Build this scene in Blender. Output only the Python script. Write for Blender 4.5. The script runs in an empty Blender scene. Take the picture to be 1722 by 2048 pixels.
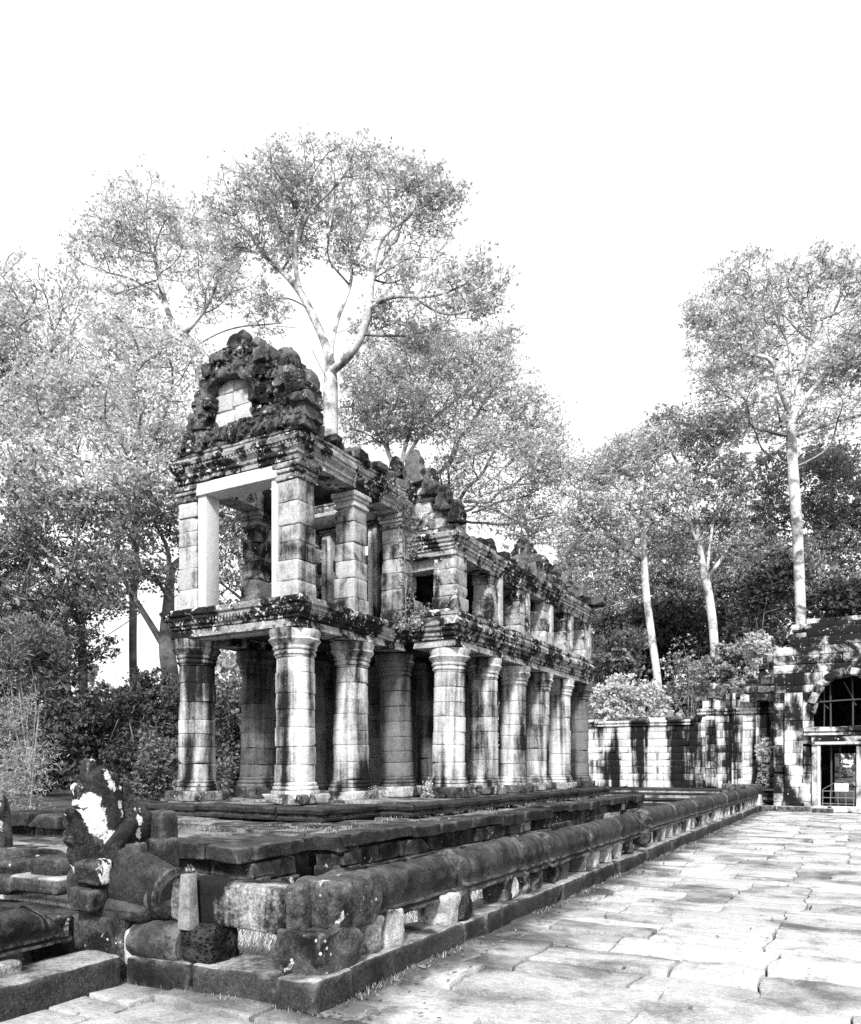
import bpy, math, random
import numpy as np
from mathutils import Vector, Matrix

random.seed(11)
rng = np.random.default_rng(11)
SC = bpy.context.scene
COL = SC.collection
rad = math.radians

# ------------------------------------------------------------------ camera, sky, sun, exposure
YAW = 29.2
CAM_H = 1.7
cam = bpy.data.objects.new('camera', bpy.data.cameras.new('camera'))
COL.objects.link(cam)
cam.location = (0, 0, CAM_H)
cam.rotation_euler = (rad(90), 0, rad(YAW))
cam.data.sensor_fit = 'HORIZONTAL'
cam.data.sensor_width = 36
cam.data.lens = 36 * 1545 / 1722
cam.data.shift_y = (1530 - 1024) / 1722
cam.data.clip_end = 2000
SC.camera = cam

SUN_AZ = 160.0      # degrees clockwise from +Y: where the sun stands
SUN_EL = 40.0
world = bpy.data.worlds.new('World')
SC.world = world
world.use_nodes = True
wt = world.node_tree
wt.nodes.clear()
w_out = wt.nodes.new('ShaderNodeOutputWorld')
w_bg = wt.nodes.new('ShaderNodeBackground')
w_sky = wt.nodes.new('ShaderNodeTexSky')
w_sky.sky_type = 'NISHITA'
w_sky.sun_disc = False
w_sky.sun_elevation = rad(SUN_EL)
w_sky.sun_rotation = rad(SUN_AZ)
w_sky.dust_density = 5.0
w_bw = wt.nodes.new('ShaderNodeRGBToBW')
w_tc = wt.nodes.new('ShaderNodeTexCoord')
w_map = wt.nodes.new('ShaderNodeMapping')
w_map.inputs['Scale'].default_value = (1.0, 1.0, 2.6)
w_n = wt.nodes.new('ShaderNodeTexNoise')
w_n.inputs['Scale'].default_value = 1.6
w_n.inputs['Detail'].default_value = 5
w_mr = wt.nodes.new('ShaderNodeMapRange')           # thin even cloud over the whole sky
w_mr.inputs['From Min'].default_value = 0.3
w_mr.inputs['From Max'].default_value = 0.7
w_mr.inputs['To Min'].default_value = 8.6
w_mr.inputs['To Max'].default_value = 10.0
w_mix = wt.nodes.new('ShaderNodeMix')
w_mix.data_type = 'FLOAT'
w_mix.inputs[0].default_value = 0.75
wt.links.new(w_sky.outputs[0], w_bw.inputs[0])
wt.links.new(w_tc.outputs['Generated'], w_map.inputs[0])
wt.links.new(w_map.outputs[0], w_n.inputs['Vector'])
wt.links.new(w_n.outputs['Fac'], w_mr.inputs['Value'])
wt.links.new(w_bw.outputs[0], w_mix.inputs[2])
wt.links.new(w_mr.outputs[0], w_mix.inputs[3])
wt.links.new(w_mix.outputs[0], w_bg.inputs['Color'])
w_bg.inputs['Strength'].default_value = 0.085
wt.links.new(w_bg.outputs[0], w_out.inputs[0])

sun = bpy.data.objects.new('sun', bpy.data.lights.new('sun', 'SUN'))
COL.objects.link(sun)
sun.data.energy = 2.8
sun.data.angle = rad(7)
sun.data.color = (1.0, 0.995, 0.99)
_sd = Vector((math.sin(rad(SUN_AZ)) * math.cos(rad(SUN_EL)), math.cos(rad(SUN_AZ)) * math.cos(rad(SUN_EL)), math.sin(rad(SUN_EL))))
sun.rotation_euler = (-_sd).to_track_quat('-Z', 'Y').to_euler()
sun.location = _sd * 60

SC.view_settings.view_transform = 'Standard'
SC.view_settings.look = 'None'
SC.view_settings.exposure = 1.0
SC.view_settings.gamma = 1.0
SC.cycles.max_bounces = 6
SC.cycles.diffuse_bounces = 3
SC.cycles.transmission_bounces = 4
SC.cycles.use_denoising = False

# ------------------------------------------------------------------ numpy helpers
CY, SY = math.cos(rad(YAW)), math.sin(rad(YAW))


def at(u, v, d):
    """a point d metres in front of the camera, seen at photo pixel (u, v)"""
    X = (u - 861) / 1545 * d
    return np.array([X * CY - d * SY, X * SY + d * CY, CAM_H + (1530 - v) / 1545 * d])


def _hash(ix, iy, iz, seed):
    h = (ix.astype(np.int64) * 374761393 + iy.astype(np.int64) * 668265263 + iz.astype(np.int64) * 2147483647 + seed * 974711) & 0x7fffffff
    h = ((h ^ (h >> 13)) * 1274126177) & 0x7fffffff
    h = h ^ (h >> 16)
    return (h & 0xffff) / 65535.0


def vnoise(P, scale=1.0, seed=0):
    """smooth value noise in -1..1"""
    Q = np.asarray(P, float) * scale
    I = np.floor(Q)
    Fq = Q - I
    Fq = Fq * Fq * (3 - 2 * Fq)
    I = I.astype(np.int64)
    r = 0
    for dx in (0, 1):
        for dy in (0, 1):
            for dz in (0, 1):
                w = (Fq[:, 0] if dx else 1 - Fq[:, 0]) * (Fq[:, 1] if dy else 1 - Fq[:, 1]) * (Fq[:, 2] if dz else 1 - Fq[:, 2])
                r = r + w * _hash(I[:, 0] + dx, I[:, 1] + dy, I[:, 2] + dz, seed)
    return r * 2 - 1


def fbm(P, scale, seed=0, oct=3):
    r, a = 0, 1.0
    for k in range(oct):
        r = r + a * vnoise(P, scale * 2 ** k, seed + 17 * k)
        a *= 0.5
    return r / 1.75


def vec_noise(P, scale, seed=0, oct=2):
    return np.stack([fbm(P, scale, seed + 101 * k, oct) for k in range(3)], 1)


def make_mesh(name, V, F, mat, smooth=30):
    me = bpy.data.meshes.new(name)
    V = np.asarray(V, np.float32)
    if isinstance(F, np.ndarray):
        n, k = F.shape
        me.vertices.add(len(V))
        me.vertices.foreach_set('co', V.ravel())
        me.loops.add(n * k)
        me.loops.foreach_set('vertex_index', F.astype(np.int32).ravel())
        me.polygons.add(n)
        me.polygons.foreach_set('loop_start', np.arange(0, n * k, k, dtype=np.int32))
        me.update(calc_edges=True)
    else:
        me.from_pydata(V.tolist(), [], [list(map(int, f)) for f in F])
        me.update()
    me.validate()
    if smooth:
        me.polygons.foreach_set('use_smooth', np.ones(len(me.polygons), bool))
        if smooth < 180:
            me.set_sharp_from_angle(angle=rad(smooth))
    if mat:
        me.materials.append(mat)
    return me


def obj(name, me, parent=None, loc=(0, 0, 0), rot=(0, 0, 0), scale=(1, 1, 1)):
    o = bpy.data.objects.new(name, me)
    COL.objects.link(o)
    o.location = loc
    o.rotation_euler = rot
    o.scale = scale
    if parent is not None:
        o.parent = parent
    return o


def tag(o, label, cat, group=None, kind=None):
    o['label'] = label
    if cat:
        o['category'] = cat
    if group:
        o['group'] = group
    if kind:
        o['kind'] = kind
    return o


def thing(name, label, cat, loc=(0, 0, 0), rz=0, group=None):
    o = obj(name, None, None, loc, (0, 0, rz))
    o.empty_display_size = 0.2
    return tag(o, label, cat, group)


def part(name, parent, loc=(0, 0, 0)):
    return obj(name, None, parent, loc)


_box_cache = {}


def box_grid(nx, ny, nz):
    key = (nx, ny, nz)
    if key in _box_cache:
        return _box_cache[key]
    idx = {}
    V, F = [], []

    def vid(i, j, k):
        t = (i, j, k)
        if t not in idx:
            idx[t] = len(V)
            V.append(t)
        return idx[t]
    for i in range(nx):
        for j in range(ny):
            F.append([vid(i, j, 0), vid(i, j + 1, 0), vid(i + 1, j + 1, 0), vid(i + 1, j, 0)])
            F.append([vid(i, j, nz), vid(i + 1, j, nz), vid(i + 1, j + 1, nz), vid(i, j + 1, nz)])
    for i in range(nx):
        for k in range(nz):
            F.append([vid(i, 0, k), vid(i + 1, 0, k), vid(i + 1, 0, k + 1), vid(i, 0, k + 1)])
            F.append([vid(i, ny, k), vid(i, ny, k + 1), vid(i + 1, ny, k + 1), vid(i + 1, ny, k)])
    for j in range(ny):
        for k in range(nz):
            F.append([vid(0, j, k), vid(0, j, k + 1), vid(0, j + 1, k + 1), vid(0, j + 1, k)])
            F.append([vid(nx, j, k), vid(nx, j + 1, k), vid(nx, j + 1, k + 1), vid(nx, j, k + 1)])
    _box_cache[key] = (np.array(V), np.array(F))
    return _box_cache[key]


def _axis(h, r, n):
    """n+1 coordinates from -h to h with a bevel r at both ends"""
    if n <= 3:
        return np.array([-h, -h + r, h - r, h])
    inner = np.linspace(-h + r, h - r, n - 1 - 2 + 2)
    a = np.concatenate([[-h, -h + r * 0.35], inner, [h - r * 0.35, h]])
    return a


def rock_verts(sx, sy, sz, r=0.03, rough=0.01, nscale=4.0, seed=0, n=(3, 3, 3), chips=0, warp=0.0):
    """a worn stone block, centred, with rounded edges and an uneven face"""
    nx, ny, nz = n
    ax, ay, az = _axis(sx / 2, r, nx), _axis(sy / 2, r, ny), _axis(sz / 2, r, nz)
    I, F = box_grid(len(ax) - 1, len(ay) - 1, len(az) - 1)
    P = np.stack([ax[I[:, 0]], ay[I[:, 1]], az[I[:, 2]]], 1)
    h = np.array([sx, sy, sz]) / 2
    C = np.clip(P, -(h - r), h - r)
    D = P - C
    L = np.linalg.norm(D, axis=1, keepdims=True)
    P = np.where(L > 1e-6, C + D / np.maximum(L, 1e-6) * r, P)
    lr = np.random.default_rng(seed + 5)
    for _ in range(chips):
        nrm = lr.choice([-1, 1], 3) * lr.uniform(0.3, 1, 3)
        nrm = nrm / np.linalg.norm(nrm)
        c = np.abs(h * nrm).sum() - lr.uniform(0.04, 0.16) * min(1.0, max(sx, sy, sz))
        over = np.maximum(P @ nrm - c, 0)
        P = P - over[:, None] * nrm
    if rough:
        P = P + vec_noise(P + seed * 3.7, nscale, seed) * rough
        if max(n) > 5:
            P = P + vec_noise(P + seed * 2.9, nscale * 3.3, seed + 4, 1) * rough * .45
    if warp:
        P = P + vec_noise(P + seed * 1.3, 0.9, seed + 9, 1) * warp
    return P, F


def rock(name, parent, c, size, mat, r=0.03, rough=0.01, n=(3, 3, 3), chips=0, rot=(0, 0, 0), nscale=4.0, warp=0.0, smooth=35):
    seed = random.randint(0, 99999)
    P, F = rock_verts(*size, r=min(r, min(size) * 0.45), rough=rough, nscale=nscale, seed=seed, n=n, chips=chips, warp=warp)
    return obj(name, make_mesh(name, P, F, mat, smooth), parent, c, rot)


_pool = {}


def pool_block(name, parent, c, size, mat, rot=(0, 0, 0), kind='wall'):
    """a block that shares its mesh with others of about its size"""
    q = tuple(max(1, round(s / 0.08)) for s in size)
    key = (mat.name, q, random.randint(0, 2))
    if key not in _pool:
        s = [k * 0.08 for k in q]
        P, F = rock_verts(*s, r=min(0.022, min(s) * 0.3), rough=0.012, nscale=3.0, seed=hash(key) % 99999, n=(3, 3, 3), chips=random.choice([0, 0, 1]))
        _pool[key] = (make_mesh(name, P, F, mat, 35), s)
    me, s = _pool[key]
    return obj(name, me, parent, c, rot, tuple(a / b for a, b in zip(size, s)))


def lathe_verts(prof, n=32, rough=0.0, nscale=5.0, seed=0, square=0.0):
    """prof: (r, z) pairs bottom to top; closed with caps. square > 0 pulls the ring towards a rounded square."""
    prof = np.array(prof, float)
    a = np.linspace(0, 2 * math.pi, n, endpoint=False)
    rr = np.ones(n)
    if square:
        rr = (1 - square) + square * (np.abs(np.cos(a)) ** 6 + np.abs(np.sin(a)) ** 6) ** (-1 / 6)
    V = []
    for r, z in prof:
        V.append(np.stack([np.cos(a) * r * rr, np.sin(a) * r * rr, np.full(n, z)], 1))
    V = np.concatenate(V)
    m = len(prof)
    F = []
    for k in range(m - 1):
        for i in range(n):
            j = (i + 1) % n
            F.append([k * n + i, k * n + j, (k + 1) * n + j, (k + 1) * n + i])
    F.append(list(range(n))[::-1])
    F.append([(m - 1) * n + i for i in range(n)])
    if rough:
        V = V + vec_noise(V + seed * 2.1, nscale, seed) * rough
    return V, F


def tube_verts(path, radii, n=10, cap=True, flat=1.0):
    path = np.asarray(path, float)
    m = len(path)
    T = np.gradient(path, axis=0)
    T /= np.linalg.norm(T, axis=1, keepdims=True) + 1e-9
    up = np.array([0, 0, 1.0])
    V = []
    a = np.linspace(0, 2 * math.pi, n, endpoint=False)
    prev = None
    for i in range(m):
        t = T[i]
        s = np.cross(t, up) if prev is None else prev - t * np.dot(prev, t)
        if np.linalg.norm(s) < 1e-4:
            s = np.cross(t, np.array([1.0, 0, 0]))
        s /= np.linalg.norm(s)
        prev = s
        b = np.cross(s, t)
        V.append(path[i] + radii[i] * (np.cos(a)[:, None] * s + flat * np.sin(a)[:, None] * b))
    V = np.concatenate(V)
    F = []
    for k in range(m - 1):
        for i in range(n):
            j = (i + 1) % n
            F.append([k * n + i, k * n + j, (k + 1) * n + j, (k + 1) * n + i])
    if cap:
        F.append(list(range(n))[::-1])
        F.append([(m - 1) * n + i for i in range(n)])
    return V, F


def prism_run(name, parent, p0, p1, out, prof, mat, seg=1.0, m0=0, m1=0, depth=0.3, rough=0.008, zoff=0.0, step=0.12, drop=0.0, jit=0.012):
    """moulded stones along p0->p1; prof = (out, z) bottom to top on the outer face; m0/m1 mitre the ends outward (+1) or inward (-1)"""
    p0, p1, out = np.array(p0, float), np.array(p1, float), np.array(out, float)
    L = np.linalg.norm(p1 - p0)
    t = (p1 - p0) / L
    prof = np.array(prof, float)
    k = max(1, round(L / seg))
    cuts = np.concatenate([[0], np.cumsum(rng.uniform(0.75, 1.25, k))])
    cuts = cuts / cuts[-1] * L
    res = []
    for b in range(k):
        a0, a1 = cuts[b] + 0.004, cuts[b + 1] - 0.004
        if drop and rng.random() < drop:
            continue
        ring = np.concatenate([prof, [[-depth, prof[-1, 1]], [-depth, prof[0, 1]]]])
        nl = max(2, int((a1 - a0) / step))
        ss = np.linspace(0, 1, nl + 1)
        V = []
        for s in ss:
            ends0 = a0 - ring[:, 0] * (m0 if b == 0 else 0)
            ends1 = a1 + ring[:, 0] * (m1 if b == k - 1 else 0)
            pos = ends0 + (ends1 - ends0) * s
            P = p0[None, :2] + pos[:, None] * t[None, :2] + ring[:, :1] * out[None, :2]
            V.append(np.column_stack([P, ring[:, 1] + p0[2] + zoff]))
        V = np.concatenate(V)
        sd = random.randint(0, 9999)
        V = V + vec_noise(V, 3.0, sd) * rough + vec_noise(V, 14.0, sd + 3, 1) * rough * 0.5
        o3 = np.append(out[:2], 0)
        V = V + o3 * rng.normal(0, jit) + np.array([0, 0, rng.normal(0, jit * 0.4)])
        nr = len(ring)
        F = []
        for i in range(nl):
            for j in range(nr):
                j2 = (j + 1) % nr
                F.append([i * nr + j, i * nr + j2, (i + 1) * nr + j2, (i + 1) * nr + j])
        F.append(list(range(nr))[::-1])
        F.append([nl * nr + j for j in range(nr)])
        # orient outward
        if np.cross(np.append(t[:2], 0), np.array([0, 0, 1.0])) @ o3 < 0:
            F = [f[::-1] for f in F]
        res.append(obj(name, make_mesh(name, V, F, mat, 35), parent))
    return res


# ------------------------------------------------------------------ materials (a monochrome photograph: every colour is a grey)
def nd(t, kind, **kw):
    n = t.nodes.new(kind)
    for k, v in kw.items():
        setattr(n, k, v)
    return n


def mth(t, op, a, b=None, clamp=False):
    n = t.nodes.new('ShaderNodeMath')
    n.operation = op
    n.use_clamp = clamp
    for i, x in enumerate((a, b)):
        if x is None:
            continue
        if isinstance(x, (int, float)):
            n.inputs[i].default_value = x
        else:
            t.links.new(x, n.inputs[i])
    return n.outputs[0]


def mrange(t, x, a, b, c=0.0, d=1.0, smooth=True):
    n = t.nodes.new('ShaderNodeMapRange')
    n.interpolation_type = 'SMOOTHSTEP' if smooth else 'LINEAR'
    t.links.new(x, n.inputs['Value'])
    for k, v in zip(('From Min', 'From Max', 'To Min', 'To Max'), (a, b, c, d)):
        n.inputs[k].default_value = v
    return n.outputs[0]


def mixf(t, f, a, b):
    n = t.nodes.new('ShaderNodeMix')
    n.data_type = 'FLOAT'
    for i, x in zip((0, 2, 3), (f, a, b)):
        if isinstance(x, (int, float)):
            n.inputs[i].default_value = x
        else:
            t.links.new(x, n.inputs[i])
    return n.outputs[0]


def noise(t, vec, scale, detail=4.0, rough=0.6, dist=0.0):
    n = t.nodes.new('ShaderNodeTexNoise')
    n.inputs['Scale'].default_value = scale
    n.inputs['Detail'].default_value = detail
    n.inputs['Roughness'].default_value = rough
    n.inputs['Distortion'].default_value = dist
    t.links.new(vec, n.inputs['Vector'])
    return n.outputs['Fac']


def stone(name, light=0.4, dark=0.03, cover=0.45, soft=0.07, patch=1.3, streak=0.0, white=0.0, whitec=0.62, top=None, topamt=0.8,
          rnd=0.5, rshift=0.1, grain=0.35, bump=0.5, pits=0.0, fine=45.0, streaksc=(5, 5, 0.35), grit=0.0, wear=0.0, whitesc=5.5, kerbdirt=False):
    m = bpy.data.materials.new(name)
    m.use_nodes = True
    t = m.node_tree
    bsdf = t.nodes['Principled BSDF']
    geo = nd(t, 'ShaderNodeNewGeometry')
    info = nd(t, 'ShaderNodeObjectInfo')
    pos = geo.outputs['Position']
    rnd_o = info.outputs['Random']
    A = noise(t, pos, patch, 7, 0.62, 0.4)
    val = A
    if streak:
        mp = nd(t, 'ShaderNodeMapping')
        mp.inputs['Scale'].default_value = streaksc
        t.links.new(pos, mp.inputs[0])
        S = noise(t, mp.outputs[0], 1.0, 5, 0.6, 0.3)
        val = mixf(t, streak, A, S)
    val = mth(t, 'ADD', val, mth(t, 'MULTIPLY', mth(t, 'SUBTRACT', rnd_o, 0.5), rshift))
    fineN = noise(t, pos, fine, 3, 0.7)
    val = mth(t, 'ADD', val, mth(t, 'MULTIPLY', mth(t, 'SUBTRACT', fineN, 0.5), 0.10))
    keep = mrange(t, val, cover - soft, cover + soft)
    mid = noise(t, pos, 9.0, 5, 0.65)
    tone = mth(t, 'ADD', 1.0, mth(t, 'MULTIPLY', mth(t, 'SUBTRACT', mid, 0.5), grain * 2.2))
    mid2 = noise(t, pos, 24.0, 4, 0.7)
    tone = mth(t, 'ADD', tone, mth(t, 'MULTIPLY', mth(t, 'SUBTRACT', mid2, 0.5), grain * 2.6))
    tone = mth(t, 'ADD', tone, mth(t, 'MULTIPLY', mth(t, 'SUBTRACT', fineN, 0.5), grain * 2.6))
    tone = mth(t, 'MAXIMUM', tone, 0.25)
    tone = mth(t, 'MULTIPLY', tone, mth(t, 'ADD', 1.0, mth(t, 'MULTIPLY', mth(t, 'SUBTRACT', rnd_o, 0.5), rnd)))
    base = mixf(t, keep, dark, light)
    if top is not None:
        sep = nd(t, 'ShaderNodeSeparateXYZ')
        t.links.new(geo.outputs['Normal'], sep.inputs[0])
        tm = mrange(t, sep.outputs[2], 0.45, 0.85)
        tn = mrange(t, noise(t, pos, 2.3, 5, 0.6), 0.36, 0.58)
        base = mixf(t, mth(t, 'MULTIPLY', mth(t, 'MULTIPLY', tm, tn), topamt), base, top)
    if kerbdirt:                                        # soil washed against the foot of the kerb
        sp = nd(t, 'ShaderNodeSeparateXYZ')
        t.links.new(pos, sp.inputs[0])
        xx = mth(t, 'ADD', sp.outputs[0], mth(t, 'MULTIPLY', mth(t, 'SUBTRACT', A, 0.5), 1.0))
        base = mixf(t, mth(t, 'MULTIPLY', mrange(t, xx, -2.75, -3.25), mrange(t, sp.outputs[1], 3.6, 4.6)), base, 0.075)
    col = mth(t, 'MULTIPLY', base, tone)
    if grit:
        g1 = mrange(t, noise(t, pos, 55.0, 4, 0.8), 0.47, 0.66)
        g2 = mrange(t, noise(t, pos, 3.2, 5, 0.65), 0.38, 0.62)
        col = mth(t, 'ADD', col, mth(t, 'MULTIPLY', mth(t, 'MULTIPLY', g1, g2), grit))
    if wear:
        pt = mrange(t, geo.outputs['Pointiness'], 0.505, 0.56)
        wn = mrange(t, noise(t, pos, 7.0, 5, 0.7), 0.40, 0.60)
        col = mth(t, 'ADD', col, mth(t, 'MULTIPLY', mth(t, 'MULTIPLY', pt, wn), wear))
    if white:
        W = noise(t, pos, whitesc, 6, 0.68, 0.6)
        wm = mrange(t, W, 0.70 - white, 0.735 - white)
        vor = nd(t, 'ShaderNodeTexVoronoi')
        vor.inputs['Scale'].default_value = 11.0
        t.links.new(pos, vor.inputs['Vector'])
        spot = mrange(t, vor.outputs['Distance'], 0.16, 0.10)
        big = mrange(t, noise(t, pos, 1.7, 3, 0.5), 0.60 - white, 0.66 - white)
        wm = mth(t, 'MAXIMUM', wm, mth(t, 'MULTIPLY', spot, big))
        col = mixf(t, wm, col, mth(t, 'MULTIPLY', whitec, mth(t, 'ADD', 0.75, mth(t, 'MULTIPLY', mid, 0.5))))
    col = mth(t, 'MINIMUM', mth(t, 'MAXIMUM', col, 0.005), 0.85)
    comb = nd(t, 'ShaderNodeCombineColor')
    for k in range(3):
        t.links.new(col, comb.inputs[k])
    t.links.new(comb.outputs[0], bsdf.inputs['Base Color'])
    bsdf.inputs['Roughness'].default_value = 0.92
    bsdf.inputs['Specular IOR Level'].default_value = 0.15
    h = mth(t, 'ADD', mth(t, 'ADD', mth(t, 'MULTIPLY', mid, 0.7), mth(t, 'MULTIPLY', mid2, 0.45)), mth(t, 'MULTIPLY', fineN, 0.3))
    if pits:
        vor2 = nd(t, 'ShaderNodeTexVoronoi')
        vor2.inputs['Scale'].default_value = 26.0
        t.links.new(pos, vor2.inputs['Vector'])
        h = mth(t, 'ADD', h, mth(t, 'MULTIPLY', mrange(t, vor2.outputs['Distance'], 0.0, 0.5), pits))
    bp = nd(t, 'ShaderNodeBump')
    bp.inputs['Strength'].default_value = bump
    bp.inputs['Distance'].default_value = 0.05
    t.links.new(h, bp.inputs['Height'])
    t.links.new(bp.outputs[0], bsdf.inputs['Normal'])
    return m


def leafmat(name, lo, hi, trans=0.3):
    m = bpy.data.materials.new(name)
    m.use_nodes = True
    t = m.node_tree
    t.nodes.clear()
    out = nd(t, 'ShaderNodeOutputMaterial')
    geo = nd(t, 'ShaderNodeNewGeometry')
    n = noise(t, geo.outputs['Position'], 0.55, 3, 0.6)
    f = mth(t, 'ADD', mth(t, 'MULTIPLY', geo.outputs['Random Per Island'], 0.65), mth(t, 'MULTIPLY', mrange(t, n, 0.33, 0.67), 0.35))
    c = mixf(t, f, lo, hi)
    comb = nd(t, 'ShaderNodeCombineColor')
    for k in range(3):
        t.links.new(c, comb.inputs[k])
    d = nd(t, 'ShaderNodeBsdfDiffuse')
    tr = nd(t, 'ShaderNodeBsdfTranslucent')
    t.links.new(comb.outputs[0], d.inputs[0])
    t.links.new(comb.outputs[0], tr.inputs[0])
    mx = nd(t, 'ShaderNodeMixShader')
    mx.inputs[0].default_value = trans
    t.links.new(d.outputs[0], mx.inputs[1])
    t.links.new(tr.outputs[0], mx.inputs[2])
    t.links.new(mx.outputs[0], out.inputs[0])
    return m


def lichen_patches(mat, spots, value=.72):
    """lichen crusts at given places (object y, z, radius) with ragged outlines"""
    t = mat.node_tree
    bsdf = t.nodes['Principled BSDF']
    comb = bsdf.inputs['Base Color'].links[0].from_node
    old = comb.inputs[0].links[0].from_socket
    tc = nd(t, 'ShaderNodeTexCoord')
    sep = nd(t, 'ShaderNodeSeparateXYZ')
    t.links.new(tc.outputs['Object'], sep.inputs[0])
    n1 = noise(t, tc.outputs['Object'], 16.0, 5, .7)
    best = None
    for (y, z, r) in spots:
        dy = mth(t, 'SUBTRACT', sep.outputs[1], y)
        dz = mth(t, 'SUBTRACT', sep.outputs[2], z)
        d = mth(t, 'SQRT', mth(t, 'ADD', mth(t, 'MULTIPLY', dy, dy), mth(t, 'MULTIPLY', dz, dz)))
        v = mth(t, 'SUBTRACT', r, d)
        best = v if best is None else mth(t, 'MAXIMUM', best, v)
    m = mrange(t, mth(t, 'ADD', best, mth(t, 'MULTIPLY', mth(t, 'SUBTRACT', n1, .5), .16)), -.004, .008)
    n2 = noise(t, tc.outputs['Object'], 30.0, 4, .7)
    c = mixf(t, m, old, mth(t, 'MULTIPLY', value, mth(t, 'ADD', .55, mth(t, 'MULTIPLY', n2, .9))))
    for k in range(3):
        t.links.new(c, comb.inputs[k])
    return mat


def plain(name, v, rough=0.7, grain=0.2, scale=12, metal=0.0):
    m = bpy.data.materials.new(name)
    m.use_nodes = True
    t = m.node_tree
    b = t.nodes['Principled BSDF']
    geo = nd(t, 'ShaderNodeNewGeometry')
    n = noise(t, geo.outputs['Position'], scale, 5, 0.6)
    c = mth(t, 'MULTIPLY', v, mth(t, 'ADD', 1.0, mth(t, 'MULTIPLY', mth(t, 'SUBTRACT', n, 0.5), grain * 2)))
    comb = nd(t, 'ShaderNodeCombineColor')
    for k in range(3):
        t.links.new(c, comb.inputs[k])
    t.links.new(comb.outputs[0], b.inputs['Base Color'])
    b.inputs['Roughness'].default_value = rough
    b.inputs['Metallic'].default_value = metal
    return m


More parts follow.
